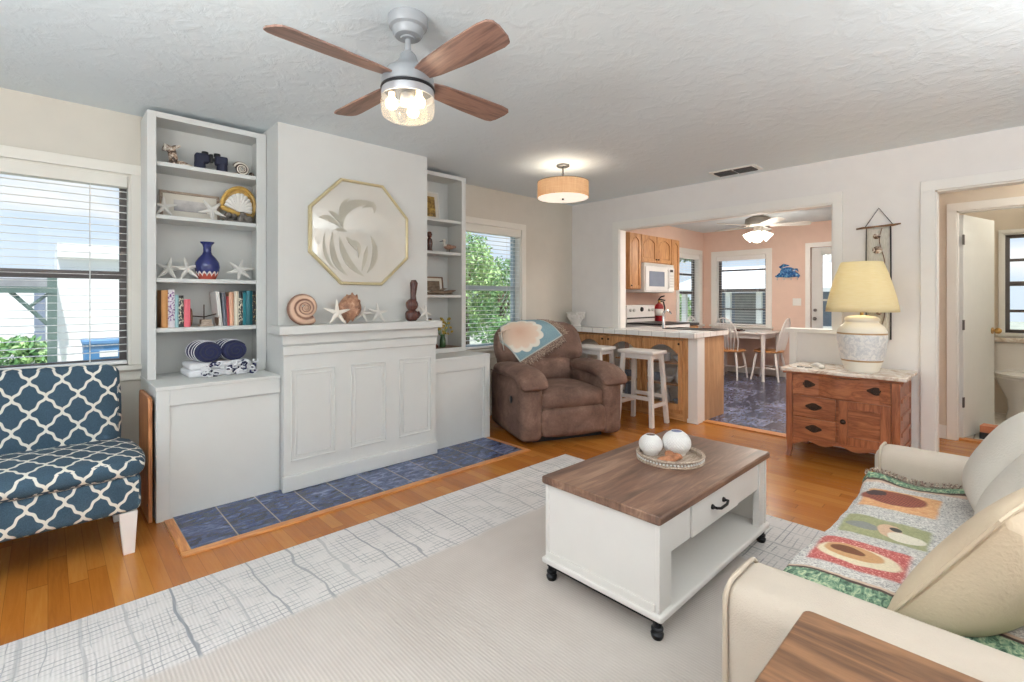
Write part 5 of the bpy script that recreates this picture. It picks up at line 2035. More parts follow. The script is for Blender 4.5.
small_frame('pale framed picture of dark trees on the top right bookcase shelf', 2.60, Y1, .27, .29, 'photo_warm', 'trim_white', mat_w=.035)
b = B().lathe([(.0, 0), (.03, 0), (.032, .01), (.024, .03), (.03, .08), (.024, .12), (.012, .13), (.022, .145), (.026, .165), (.018, .185), (.0, .19)], n=20)
one(b, 'wooden_figurine', 'dark_carving', 'small dark wooden figurine beside the bird, partly hidden by the chimney breast', 'figurine', (2.565, 3.80, Y2))
t = thing('bird_figurine', 'white and brown wading bird figurine on the second right shelf', 'figurine', (2.77, 3.81, Y2))
b = B().ball((.02, 0, .062), (.055, .026, .026), 16, 10)
b.tube([(.05, 0, .062), (.09, 0, .068), (.125, 0, .064)], [.022, .014, .003], 10)
b.build('body', 'shell_brown', t)
b = B().tube([(-.015, 0, .07), (-.035, 0, .09), (-.03, 0, .112)], [.018, .015, .012], 10).ball((-.03, 0, .118), (.019, .016, .016), 12, 8)
b.build('head', 'starfish_bone', t)
B().tube([(-.045, 0, .116), (-.085, 0, .105)], [.005, .0015], 8).build('beak', 'black_plastic', t)
B().cyl((.005, .008, 0), (.01, .008, .045), .0025, n=8).cyl((.03, -.008, 0), (.025, -.008, .045), .0025, n=8).box(-.02, .05, -.02, .02, 0, .006).build('legs', 'frame_brown', t)
small_frame('brown framed sepia picture behind the driftwood, third right shelf', 2.655, Y3, .24, .175, 'photo_sepia', 'frame_brown', mat_w=.028)
b = B()
b.tube([(-.16, 0, .02), (-.08, -.01, .03), (.0, 0, .022), (.09, -.008, .032), (.16, 0, .045)], [.010, .02, .018, .016, .004], 10)
b.tube([(-.05, .0, .03), (.0, -.01, .055), (.05, -.01, .06)], [.012, .010, .003], 8)
b.tube([(.03, .0, .02), (.08, .01, .018), (.14, .02, .012)], [.014, .012, .004], 8)
one(b, 'driftwood_piece', 'driftwood', 'long driftwood piece lying before the sepia picture', 'driftwood', (2.70, 3.79, Y3))
t = thing('flower_vase', 'small green vase of yellowed flowers on the lowest right bookcase shelf', 'plant', (2.70, 3.78, Y4))
B().lathe([(.0, 0), (.026, 0), (.03, .01), (.028, .07), (.02, .10), (.022, .118), (.018, .118), (.016, .10), (.0, .02)], n=20).build('vase', 'green_glass_solid', t)
b = B()
rnd = random.Random(12)
for k in range(13):
    a = rnd.uniform(0, 6.28)
    L_ = rnd.uniform(.05, .10)
    e = (L_ * math.cos(a), L_ * .5 * math.sin(a), .12 + rnd.uniform(.03, .14))
    b.tube([(0, 0, .08), (e[0] * .4, e[1] * .4, .13), e], .002, 5)
b.build('stems', 'leaf_green', t)
b = B()
for k in range(46):
    a = rnd.uniform(0, 6.28)
    L_ = rnd.uniform(.02, .11)
    b.ball((L_ * math.cos(a), L_ * .5 * math.sin(a), .12 + rnd.uniform(.0, .15)), (.018, .012, rnd.uniform(.005, .014)), 7, 5, Euler((rnd.uniform(-1, 1), rnd.uniform(-1, 1), 0)).to_matrix())
b.build('flowers', 'leaf_yellow', t)
b = B().box(-.05, .05, -.035, .035, 0, .025).box(-.04, .045, -.03, .03, .025, .045)
one(b, 'dark_box', 'dark_carving', 'dark flat box on the lowest right shelf behind the mantel end', 'box', (2.585, 3.80, Y4))
small_frame('dark framed picture behind the flowers on the lowest right shelf', 2.60, Y4 + .0, .15, .27, 'photo_sepia', 'dark_carving', y=3.90, mat_w=.02)

# ---------------------------------------------------------------- breakfast bar
PO = (5.02, 3.0, 0)
t = thing('breakfast_bar', 'honey oak peninsula cabinet with arched glass doors and white end post, under the tile counter', 'cabinet', PO)
B(PO).box(4.72, 5.34, 2.275, 3.235, .095, .115).box(4.72, 4.83, 3.235, 3.95, .095, .115).box(4.72, 5.34, 2.275, 3.235, .835, .86).box(4.72, 4.83, 3.235, 3.95, .835, .86).build('carcass', 'oak_honey_x', t)
B(PO).box(5.02, 5.06, 2.345, 3.235, .115, .835).box(4.805, 4.83, 3.245, 3.95, .115, .835).build('back_panel', 'cabinet_dark', t)
B(PO).box(5.06, 5.34, 2.275, 3.235, .115, .835).build('kitchen_side', 'oak_honey', t)
B(PO).box(4.85, 5.35, 2.252, 2.275, .0, .86).build('end_panel', 'panel_tan', t)
B(PO).box(4.72, 5.32, 2.30, 3.235, .0, .095).box(4.72, 4.83, 3.235, 3.95, 0, .095).build('toe_kick', 'oak_honey_x', t)
b = B(PO).box(4.692, 4.85, 2.235, 2.335, 0.0, .86).box(4.684, 4.70, 2.228, 2.342, 0, .04)
b.build('end_post', 'trim_white', t, bevel=.003)
b = B(PO)
b.box(4.70, 4.722, 2.335, 2.395, .0, .86)
for ya, yb in ((2.855, 2.875), (3.325, 3.345), (3.80, 3.95)):
    b.box(4.70, 4.722, ya, yb, .07, .86)
b.box(4.70, 4.722, 2.395, 3.95, .832, .86).box(4.70, 4.722, 2.395, 3.95, .07, .105)
b.build('face_frame', 'oak_honey', t, bevel=.002)
for z in (.36, .585):
    B(PO).box(4.735, 5.02, 2.35, 3.235, z - .015, z).build('shelf', 'oak_honey_x', t)
for (ya, yb) in ((2.397, 2.853), (2.877, 3.323), (3.347, 3.798)):
    d_ = bpy.data.objects
    b = B(PO)
    s_ = .045
    b.box(4.688, 4.706, ya, ya + s_, .105, .830).box(4.688, 4.706, yb - s_, yb, .105, .830).box(4.688, 4.706, ya + s_, yb - s_, .105, .17)
    arch = [(ya + s_, .830), (yb - s_, .830)]
    n_ = 20
    for k in range(n_ + 1):
        q = k / n_
        yy = yb - s_ - q * (yb - ya - 2 * s_)
        zz = .690 + .085 * math.sin(math.pi * min(1, max(0, (q - .06) / .88))) ** .8
        arch.append((yy, zz))
    b.prism(arch, 'x', 4.688, 4.706)
    dd = b.build('door', 'oak_honey', t, bevel=.002)
    B(PO).box(4.696, 4.699, ya + s_ - .01, yb - s_ + .01, .16, .79).build('glass', 'cabinet_glass', dd)
    ky = ya + .03 if ya < 2.5 or ya > 3.3 else yb - .03
    B(PO).ball((4.672, ky, .790), .012, 10, 8).cyl((4.688, ky, .790), (4.676, ky, .790), .005).build('knob', 'bronze_pull', dd)

# crockery behind the glass
rnd = random.Random(21)
n_d = 0
for (z, items) in ((.585, ((2.52, 'bowl'), (2.66, 'cup'), (2.78, 'bowl'), (2.98, 'bowl'), (3.14, 'cup'))), (.36, ((2.50, 'jug'), (2.63, 'bowl'), (2.77, 'cup'), (2.97, 'jug'), (3.14, 'bowl'))), (.115, ((2.52, 'bowl'), (2.68, 'jug'), (2.98, 'bowl'), (3.13, 'jug')))):
    for (yy, kd) in items:
        b = B()
        if kd == 'bowl':
            b.lathe([(.0, 0), (.03, 0), (.034, .008), (.06, .04), (.068, .065), (.064, .065), (.055, .042), (.03, .014), (.0, .012)], n=28)
        elif kd == 'cup':
            b.lathe([(.0, 0), (.032, 0), (.038, .01), (.042, .085), (.039, .085), (.034, .012), (.0, .010)], n=24)
            b.tube([(0, .04, .07), (0, .065, .06), (0, .064, .035), (0, .038, .022)], .005, 6)
        else:
            b.lathe([(.0, 0), (.04, 0), (.055, .03), (.058, .08), (.042, .13), (.040, .165), (.046, .18), (.042, .18), (.036, .165), (.0, .15)], n=26)
            b.tube([(0, .042, .16), (0, .085, .14), (0, .085, .08), (0, .056, .06)], .006, 6)
        where = {.585: 'top', .36: 'middle', .115: 'bottom'}[z]
        side = 'right' if yy < 2.86 else 'left'
        pos = 'first from the right' if yy in (2.52, 2.50, 2.98, 2.97) else ('second from the right' if yy in (2.66, 2.63, 2.68, 3.14, 3.13) else 'third from the right')
        tag(b.build(kd, 'dish_white' if rnd.random() < .7 else 'dish_blue', at=(4.86 + rnd.uniform(-.03, .04), yy, z)),
            '%s behind the %s glass door of the breakfast bar, %s shelf, %s' % (kd, side, where, pos), 'dish', 'crockery behind the glass doors')

b = B((5.02, 3.0, .86))
pl = [(4.60, 2.225), (5.41, 2.225), (5.41, 3.235), (4.832, 3.235), (4.832, 3.955), (4.60, 3.955)]
b.prism(pl, 'z', .86, .915)
tag(b.build('tiled_countertop', 'white_tile_top', at=(5.02, 3.0, .86), bevel=.006, seg=3), 'white square tile countertop of the breakfast bar', 'countertop')

# coral vase on the far end of the counter
b = B()
b.lathe([(.0, 0), (.06, 0), (.064, .01), (.05, .03), (.075, .08), (.09, .13), (.105, .16), (.115, .175), (.105, .178), (.085, .15), (.05, .06), (.0, .04)], n=30, sq=2.4)
rnd = random.Random(8)
for k in range(26):
    a = 2 * math.pi * k / 26
    zz = .10 + .06 * rnd.random()
    r_ = .085 + .35 * (zz - .1)
    b.ball((r_ * math.cos(a), r_ * math.sin(a), zz), rnd.uniform(.012, .022), 7, 5)
for sg in (-1, 1):
    b.tube([(sg * .06, 0, .06), (sg * .12, 0, .09), (sg * .135, 0, .15), (sg * .10, 0, .17)], [.012, .014, .014, .01], 8)
one(b, 'coral_vase', 'coral_white', 'white coral textured bowl vase at the corner end of the tile counter', 'vase', (4.715, 3.80, .915))

# bar stools
t = thing('bar_stool', 'white wooden bar stool standing free before the breakfast bar', 'stool', (4.385, 2.675, 0), 0, 'bar stools')
B().box(-.135, .135, -.205, .205, .70, .735).build('seat', 'white_lacquer', t, bevel=.010, seg=3)
L_ = {}
for sx_ in (-1, 1):
    for sy_ in (-1, 1):
        p0 = Vector((sx_ * .145, sy_ * .195, 0))
        p1 = Vector((sx_ * .100, sy_ * .155, .70))
        b = B()
        h_ = .020
        b.ring_strip([[p + Vector((a * h_, c * h_, 0)) for a, c in ((-1, -1), (1, -1), (1, 1), (-1, 1))] for p in (p0, p1)])
        b.build('leg', 'white_lacquer', t, bevel=.003)


def leg_at(sx_, sy_, z):
    k = z / .70
    return Vector((sx_ * (.145 + (.100 - .145) * k), sy_ * (.195 + (.155 - .195) * k), z))


for (a, c, z) in (((-1, -1), (-1, 1), .27), ((1, -1), (1, 1), .27), ((-1, -1), (1, -1), .20), ((-1, 1), (1, 1), .20)):
    p, q = leg_at(*a, z), leg_at(*c, z)
    b = B()
    if a[0] == c[0]:
        b.box(p.x - .012, p.x + .012, p.y, q.y, z - .018, z + .018)
    else:
        b.box(p.x, q.x, p.y - .012, p.y + .012, z - .018, z + .018)
    b.build('stretcher', 'white_lacquer', t, bevel=.002)
b = B().box(-.10, .10, -.165, -.145, .655, .70).box(-.10, .10, .145, .165, .655, .70).box(-.115, -.095, -.145, .145, .655, .70).box(.095, .115, -.145, .145, .655, .70)
b.build('apron', 'white_lacquer', t)
copy_tree(t, loc=(4.37, 3.27, 0), label='white wooden bar stool half hidden behind the brown recliner')

# ---------------------------------------------------------------- kitchen back run
def cab_door(b_, x0, x1, z0, z1, y, arch=True, fw=.045):
    """raised oak door on the plane y, facing -y"""
    b_.box(x0, x0 + fw, y - .02, y, z0, z1).box(x1 - fw, x1, y - .02, y, z0, z1).box(x0 + fw, x1 - fw, y - .02, y, z0, z0 + fw)
    a = [(x0 + fw, z1), (x1 - fw, z1)]
    hh = min(.06, (x1 - x0) * .22) if arch else 0
    for k in range(15):
        q = k / 14
        a.append((x1 - fw - q * (x1 - x0 - 2 * fw), z1 - fw - hh + hh * math.sin(math.pi * q) ** .8))
    b_.prism(a, 'y', y - .02, y)
    b_.box(x0 + fw, x1 - fw, y - .008, y, z0 + fw, z1 - fw)
    if x1 - x0 > 2 * fw + .06:
        p_ = [(x0 + fw + .016, z0 + fw + .016), (x1 - fw - .016, z0 + fw + .016), (x1 - fw - .016, z1 - fw - hh - .016)]
        for k in range(1, 14):
            q = k / 14
            p_.append((x1 - fw - .016 - q * (x1 - x0 - 2 * fw - .032), z1 - fw - hh - .016 + hh * math.sin(math.pi * q) ** .8))
        p_.append((x0 + fw + .016, z1 - fw - hh - .016))
        b_.prism(p_, 'y', y - .015, y - .008)
    return b_


def wall_cab(label, x0, x1, z0, z1, doors):
    o_ = ((x0 + x1) / 2, 3.79, z0)
    t_ = thing('wall_cabinet', label, 'cabinet', o_, 0, 'oak wall cabinets')
    B(o_).box(x0, x1, 3.635, 3.955, z0, z1).build('body', 'oak_honey', t_)
    w_ = (x1 - x0) / doors
    for k in range(doors):
        d_ = cab_door(B(o_), x0 + k * w_ + .005, x0 + (k + 1) * w_ - .005, z0 + .008, z1 - .008, 3.635).build('door', 'oak_honey', t_, bevel=.0015)
        kx = x0 + k * w_ + (w_ - .03 if k == 0 and doors > 1 else .03)
        B(o_).ball((kx, 3.602, z0 + .05), .012, 8, 6).build('knob', 'bronze_pull', d_)


wall_cab('narrow oak wall cabinet left of the microwave', 5.62, 5.905, 1.385, 2.15, 1)
wall_cab('short two-door oak wall cabinet above the microwave', 5.91, 6.735, 1.765, 2.15, 2)
wall_cab('narrow oak wall cabinet between the microwave and kitchen window', 6.74, 6.99, 1.385, 2.15, 1)

MO = (6.33, 3.75, 1.345)
t = thing('microwave', 'white over-range microwave under the short oak cabinet', 'microwave', MO)
B(MO).box(5.925, 6.735, 3.575, 3.955, 1.345, 1.755).build('body', 'appliance_white', t, bevel=.006)
B(MO).box(5.935, 6.54, 3.558, 3.575, 1.365, 1.705).build('door', 'appliance_white', t, bevel=.005)
B(MO).box(6.02, 6.43, 3.555, 3.559, 1.43, 1.64).build('door_window', 'siding_grey', t)
B(MO).box(6.55, 6.725, 3.56, 3.575, 1.365, 1.705).build('control_panel', 'appliance_white', t, bevel=.004)
B(MO).box(6.60, 6.68, 3.556, 3.561, 1.645, 1.68).build('display', 'black_plastic', t)
b = B(MO)
for i in range(3):
    for j in range(5):
        b.box(6.59 + i * .04, 6.615 + i * .04, 3.557, 3.561, 1.42 + j * .04, 1.442 + j * .04)
b.build('keypad', 'blind_shade', t)
B(MO).tube([(6.525, 3.556, 1.40), (6.525, 3.535, 1.42), (6.525, 3.535, 1.65), (6.525, 3.556, 1.67)], .009, 8).build('handle', 'appliance_white', t)
b = B(MO)
for k in range(4):
    b.box(5.95, 6.72, 3.569, 3.575, 1.715 + k * .009, 1.719 + k * .009)
b.build('vent_slots', 'blind_shade', t)

SO = (6.325, 3.63, 0)
t = thing('stove', 'white electric stove with black glass top below the microwave', 'stove', SO)
B(SO).box(5.945, 6.705, 3.31, 3.955, 0, .90).build('body', 'appliance_white', t, bevel=.004)
B(SO).box(5.945, 6.705, 3.30, 3.87, .90, .918).build('cooktop', 'black_plastic', t, bevel=.003)
B(SO).box(5.945, 6.705, 3.87, 3.955, .90, 1.165).build('control_panel', 'appliance_white', t, bevel=.010)
B(SO).box(5.95, 6.70, 3.862, 3.87, .965, .985).build('trim_strip', 'black_plastic', t)
for xx in (6.03, 6.12, 6.54, 6.63):
    B(SO).cyl((xx, 3.87, 1.09), (xx, 3.848, 1.09), .024, .020, 18).build('knob', 'blind_shade', t)
B(SO).cyl((6.33, 3.87, 1.10), (6.33, 3.852, 1.10), .035, .030, 20).build('clock_dial', 'black_plastic', t)
B(SO).box(5.97, 6.68, 3.295, 3.31, .22, .80).build('oven_door', 'appliance_white', t, bevel=.004)
B(SO).cyl((6.02, 3.27, .77), (6.63, 3.27, .77), .011).build('oven_handle', 'appliance_white', t)
for (xx, yy) in ((6.13, 3.44), (6.52, 3.44), (6.13, 3.70), (6.52, 3.70)):
    B(SO).lathe([(.0, .918), (.085, .918), (.085, .9195), (.0, .9195)], (xx, yy, 0), 28).build('burner_ring', 'counter_dark', t)

for (nm, lab, x0, x1) in (('corner', 'oak base cabinet with dark counter in the corner left of the stove', 4.98, 5.935), ('right', 'oak base cabinet with dark counter below the kitchen side window', 6.715, 7.05)):
    o_ = ((x0 + x1) / 2, 3.65, 0)
    t = thing('kitchen_cabinet', lab, 'cabinet', o_)
    B(o_).box(x0, x1, 3.36, 3.955, .09, .865).build('body', 'oak_honey', t)
    B(o_).box(x0, x1, 3.41, 3.955, 0, .09).build('toe_kick', 'cabinet_dark', t)
    B(o_).box(x0, x1, 3.33, 3.955, .865, .90).build('countertop', 'counter_dark', t, bevel=.004)
    for k in range(2):
        w_ = (x1 - x0) / 2
        cab_door(B(o_), x0 + k * w_ + .006, x0 + (k + 1) * w_ - .006, .11, .70, 3.36).build('door', 'oak_honey', t)
        B(o_).box(x0 + k * w_ + .006, x0 + (k + 1) * w_ - .006, 3.34, 3.36, .715, .85).build('drawer', 'oak_honey', t, bevel=.003)

FO = (6.80, 3.85, .90)
t = thing('fire_extinguisher', 'red fire extinguisher with black hose and handle beside the stove', 'fire extinguisher', FO)
B().lathe([(.0, 0), (.06, 0), (.064, .012), (.064, .235), (.05, .27), (.025, .285), (.022, .30), (.0, .30)], n=28).build('cylinder', 'red_paint', t)
B().lathe([(.0645, .10), (.0645, .20)], n=28, cap=False).build('label_band', 'white_plastic', t, solid=.001)
B().cyl((0, 0, .29), (0, 0, .335), .018).build('valve', 'brass', t)
B().tube([(0, .02, .33), (0, -.03, .345), (0, -.10, .33)], [.012, .011, .009], 8).tube([(0, .01, .345), (0, -.03, .385), (0, -.09, .40)], [.010, .010, .008], 8).build('lever', 'black_plastic', t)
B().tube([(.02, 0, .32), (.09, -.02, .31), (.115, -.03, .22), (.10, -.03, .10), (.095, -.03, .05)], [.010, .011, .011, .012, .018], 8).build('hose', 'black_plastic', t)

# sink faucet on the bar
TO = (5.16, 2.865, .915)
t = thing('faucet', 'tall chrome kitchen faucet on the tile counter in front of the extinguisher', 'faucet', TO)
B().lathe([(.0, 0), (.028, 0), (.026, .014), (.017, .03), (.016, .17), (.019, .18), (.0, .185)], n=20).build('column', 'chrome', t)
B().tube([(0, 0, .17), (.06, 0, .20), (.14, 0, .19), (.17, 0, .165)], [.014, .012, .011, .012], 10).build('spout', 'chrome', t)
B().tube([(0, 0, .18), (-.02, -.02, .20), (-.05, -.05, .21)], [.010, .008, .006], 8).build('lever', 'chrome', t)
t = thing('sink', 'dark sink set in the tile counter behind the faucet', 'sink', (5.22, 2.62, .915))
b = B()
frame_rect_z = [(-.17, .17, -.30, -.28), (-.17, .17, .28, .30), (-.17, -.15, -.28, .28), (.15, .17, -.28, .28)]
for (a, c, d_, e) in frame_rect_z:
    b.box(a, c, d_ - .10, e - .10, 0, .008)
b.build('rim', 'counter_dark', t, bevel=.003)
B().box(-.15, .15, -.38, .18, 0, .003).build('basin', 'counter_dark', t)

# ---------------------------------------------------------------- dining corner of the kitchen
t = thing('dining_table', 'white-legged dining table against the kitchen end window', 'dining table', (8.14, 3.12, 0))
o_ = (8.14, 3.12, 0)
B(o_).box(7.77, 8.50, 2.64, 3.58, .715, .742).build('tabletop', 'white_lacquer', t, bevel=.006)
B(o_).box(7.83, 8.45, 2.72, 2.74, .64, .715).box(7.83, 8.45, 3.48, 3.50, .64, .715).box(7.83, 7.85, 2.74, 3.48, .64, .715).box(8.43, 8.45, 2.74, 3.48, .64, .715).build('apron', 'white_lacquer', t)
for xx in (7.815, 8.45):
    for yy in (2.70, 3.52):
        B(o_).lathe([(.024, 0), (.020, .05), (.022, .2), (.030, .45), (.030, .60), (.034, .62), (.034, .715)], (xx, yy, 0), 16).build('leg', 'white_leg', t)
b = B().box(-.10, .10, -.05, .05, 0, .02).box(-.07, .05, -.035, .035, .02, .035)
one(b, 'dark_tray', 'dark_carving', 'small dark object lying on the dining table', 'tray', (7.95, 3.10, .742))

t = thing('windsor_chair', 'windsor chair with white spindle back, its back turned to the breakfast bar', 'chair', (7.85, 3.20, 0), -90, 'windsor chairs at the kitchen table')
# local: faces +y, back at -y
b = B()
rings = []
for zz, k in ((.425, .93), (.435, 1), (.452, 1), (.462, .95)):
    ring = []
    for i in range(28):
        a = 2 * math.pi * i / 28
        q = (abs(math.cos(a)) ** 2.8 + abs(math.sin(a)) ** 2.8) ** (-1 / 2.8)
        ring.append((.205 * q * math.cos(a) * k * (1 + .06 * math.sin(a)), .20 * q * math.sin(a) * k, zz - (.008 if k == .95 else 0) * 0))
    rings.append(ring)
b.ring_strip(rings)
b.build('seat', 'seat_oak', t)
for sx_ in (-1, 1):
    for sy_ in (-1, 1):
        B().tube([(sx_ * .13, sy_ * .13, .43), (sx_ * .155, sy_ * .155, .30), (sx_ * .175, sy_ * .18, .12), (sx_ * .185, sy_ * .20, 0)], [.015, .019, .015, .012], 10).build('leg', 'white_leg', t)
    B().tube([(sx_ * .168, -.165, .19), (sx_ * .168, .0, .19), (sx_ * .168, .165, .19)], [.008, .012, .008], 8).build('stretcher', 'white_leg', t)
B().cyl((-.168, 0, .19), (.168, 0, .19), .009, n=8).build('stretcher', 'white_leg', t)
hoop = []
for i in range(25):
    a = math.pi * i / 24
    xx = -.20 * math.cos(a)
    zz = .455 + .50 * math.sin(a) ** .62
    hoop.append((xx * (1 if i not in (0, 24) else .88), -.165 - (zz - .455) * .22, zz))
B().tube(hoop, .011, 8).build('hoop', 'white_leg', t)
for k in range(7):
    q = (k - 3) / 3
    zt = .455 + .50 * (max(0, 1 - (q * .84) ** 2) ** .5) ** .62
    B().tube([(q * .115, -.165, .455), (q * .14, -.165 - (zt - .455) * .11, (.455 + zt) / 2), (q * .168, -.165 - (zt - .455) * .22, zt)], [.006, .008, .006], 6).build('spindle', 'white_leg', t)
copy_tree(t, loc=(8.12, 2.72, 0), rz=0, label='windsor chair seen from its side, tucked under the right end of the dining table')
copy_tree(t, loc=(8.08, 3.70, 0), rz=180, label='windsor chair at the far left end of the dining table, mostly hidden by the counter')

# kitchen fan
KO = (7.016, 2.488, 2.44)
t = thing('kitchen_fan', 'white kitchen ceiling fan with a cluster of lit tulip shades', 'ceiling fan', KO)
B().lathe([(.0, 0), (.07, 0), (.075, -.03), (.06, -.07), (.0, -.07)], n=28).build('canopy', 'fan_hub_grey', t)
B().lathe([(.0, -.06), (.10, -.065), (.155, -.09), (.165, -.15), (.15, -.18), (.06, -.20), (.05, -.27), (.0, -.28)], n=32).build('motor_housing', 'fan_hub_grey', t)
for k in range(5):
    M = Matrix.Rotation(R(8 + 72 * k), 4, 'Z') @ Matrix.Translation((0, 0, -.185)) @ Matrix.Rotation(R(-12), 4, 'X')
    B().prism([(.16, -.05), (.50, -.068), (.60, -.066), (.63, -.04), (.63, .04), (.60, .066), (.50, .068), (.16, .05)], 'z', -.004, .004, M).build('blade', 'fan_pale_grey', t)
    B().prism([(.08, -.015), (.20, -.03), (.22, 0), (.20, .03), (.08, .015)], 'z', .004, .010, M).build('blade_iron', 'fan_hub_grey', t)
for k in range(4):
    M = Matrix.Rotation(R(25 + 90 * k), 4, 'Z') @ Matrix.Translation((.05, 0, -.275)) @ Matrix.Rotation(R(-48), 4, 'Y')
    b = B().lathe([(.018, 0), (.030, -.02), (.045, -.06), (.062, -.11), (.066, -.125)], n=20, cap=False)
    for v in b.bm.verts:
        v.co = M @ v.co
    b.build('tulip_shade', 'bulb_cool', t, solid=.002)
    b = B().cyl((0, 0, .03), (0, 0, -.03), .014, n=10)
    for v in b.bm.verts:
        v.co = M @ v.co
    b.build('shade_holder', 'fan_hub_grey', t)
lamp('kitchen_fan_light', 'POINT', (KO[0], KO[1], 2.02), 30, (1, .93, .82), radius=.12)
lamp('kitchen_fill', 'AREA', (5.75, 1.55, 2.43), 40, (1, .95, .88), rot=(0, 0, 0), size=.6, size_y=.6)  # added kitchen fill, hidden above the opening, no fixture there

# crab hook rack
CO = (8.545, 2.575, 1.64)
t = thing('crab_hook_rack', 'blue glass crab wall rack with hanging hooks beside the kitchen window', 'wall rack', CO)
g = G('crab_glass')
n = g.noise(g.co(), 26, 3, .6, 1.)
g.done(g.ramp(n, [(.35, srgb(22, 50, 96)), (.5, srgb(40, 104, 170)), (.66, srgb(120, 180, 214))]), .12)
b = B().ball((-.02, .0, .045), (.012, .115, .075), 22, 12)
b.build('body', 'crab_glass', t)
b = B()
b.tube([(-.015, .07, .09), (-.018, .11, .125), (-.018, .06, .15), (-.018, -.02, .145)], [.016, .024, .026, .006], 10)
b.tube([(-.015, -.08, .08), (-.018, -.13, .08), (-.018, -.15, .045)], [.012, .016, .006], 10)
b.build('claw', 'crab_glass', t)
b = B()
for sg in (-1, 1):
    for k in range(4):
        b.tube([(-.012, sg * .08, .03 - k * .012), (-.014, sg * (.13 + .01 * k), .02 - k * .02), (-.014, sg * (.17 - .008 * k), -.015 - k * .014)], [.009, .010, .004], 7)
b.build('legs', 'crab_glass', t)
B().tube([(-.010, .185, -.02), (-.012, 0, -.035), (-.010, -.17, -.02)], .012, 8).build('hook_bar', 'crab_glass', t)
for yy in (-.14, -.05, .05, .15):
    B().tube([(-.014, yy, -.03), (-.02, yy, -.075), (-.04, yy, -.085), (-.045, yy, -.065)], .005, 6).build('hook', 'nickel', t)
b = B().box(-.008, 0, -.06, .06, -.058, .058)
for k in (-1, 1):
    b.box(-.012, -.008, k * .028 - .008, k * .028 + .008, -.018, .018)
tag(b.build('light_switch', 'white_plastic', at=(8.55, 2.45, 1.205), bevel=.002), 'white double light switch plate below the blue crab rack', 'switch')

# ---------------------------------------------------------------- bathroom glimpse
t = thing('toilet', 'white toilet with a marble-topped tank seen past the open bathroom door', 'toilet', (7.25, .0, 0))
o_ = (7.25, .0, 0)
B(o_).soft(7.40, 7.59, -.26, .21, .38, .79, .03, 3).build('tank', 'porcelain', t)
B(o_).box(7.375, 7.60, -.30, .25, .79, .838).build('tank_lid', 'marble_top', t, bevel=.014, seg=3)
b = B(o_)
b.lathe([(.0, 0), (.11, 0), (.12, .02), (.10, .12), (.11, .22), (.17, .36), (.195, .44), (.19, .455), (.0, .455)], (7.17, 0, 0), 36)
for v in b.bm.verts:
    v.co.x = 7.20 + (v.co.x - 7.17) * 1.25
b.build('bowl', 'porcelain', t)
b = B(o_)
b.lathe([(.0, .456), (.20, .456), (.206, .466), (.20, .488), (.0, .497)], (7.17, 0, 0), 36)
for v in b.bm.verts:
    v.co.x = 7.20 + (v.co.x - 7.17) * 1.25
b.build('seat_lid', 'porcelain', t)
t = thing('small_crate', 'small orange and black box on the bathroom floor by the door', 'box', (6.10, .165, 0), -8)
B().box(-.07, .07, -.09, .09, 0, .06).build('base', 'black_plastic', t, bevel=.003)
B().box(-.068, .068, -.088, .088, .06, .12).build('lid', 'box_orange', t, bevel=.003)
FB = (7.05, -.42, 2.44)
t = thing('bathroom_fan', 'brown blade of a ceiling fan glimpsed in the bathroom', 'ceiling fan', FB)
B().lathe([(.0, 0), (.06, 0), (.05, -.06), (.02, -.07), (.02, -.20), (.09, -.22), (.10, -.28), (.0, -.30)], n=24).build('motor_housing', 'bronze_dark', t)
for k in range(4):
    M = Matrix.Rotation(R(30 + 90 * k), 4, 'Z') @ Matrix.Translation((0, 0, -.25)) @ Matrix.Rotation(R(-10), 4, 'X')
    B().prism([(.08, -.04), (.46, -.06), (.50, 0), (.46, .06), (.08, .04)], 'z', -.004, .004, M).build('blade', 'driftwood', t)
lamp('bathroom_fill', 'POINT', (6.7, -.6, 2.25), 26, (1, .92, .78), radius=.1)  # added fill for the bathroom, no fixture built
lamp('hall_fill', 'POINT', (5.40, -.75, 2.3), 16, (1, .94, .82), radius=.1)  # unseen fill added to brighten the hall, without a fixture

# ---------------------------------------------------------------- outdoors
struct(B().box(-30, 45, 4.1, 45, -.3, -.2).build('ground', 'grass'))
struct(B().box(8.65, 45, -20, 4.1, -.3, -.2).build('ground_side', 'grass'))


def house(name, label, x0, x1, y0, y1, z1, mat, roof, ov=.35):
    o_ = ((x0 + x1) / 2, (y0 + y1) / 2, -.2)
    t_ = thing(name, label, 'house', o_)
    B(o_).box(x0, x1, y0, y1, -.2, z1).build('wall', mat, t_)
    b_ = B(o_)
    ym = (y0 + y1) / 2
    b_.prism([(y0 - ov, z1), (y1 + ov, z1), (y1 + ov, z1 + .12), (ym, z1 + .22), (y0 - ov, z1 + .12)], 'x', x0 - ov, x1 + ov)
    b_.build('roof', roof, t_)
    return t_, o_


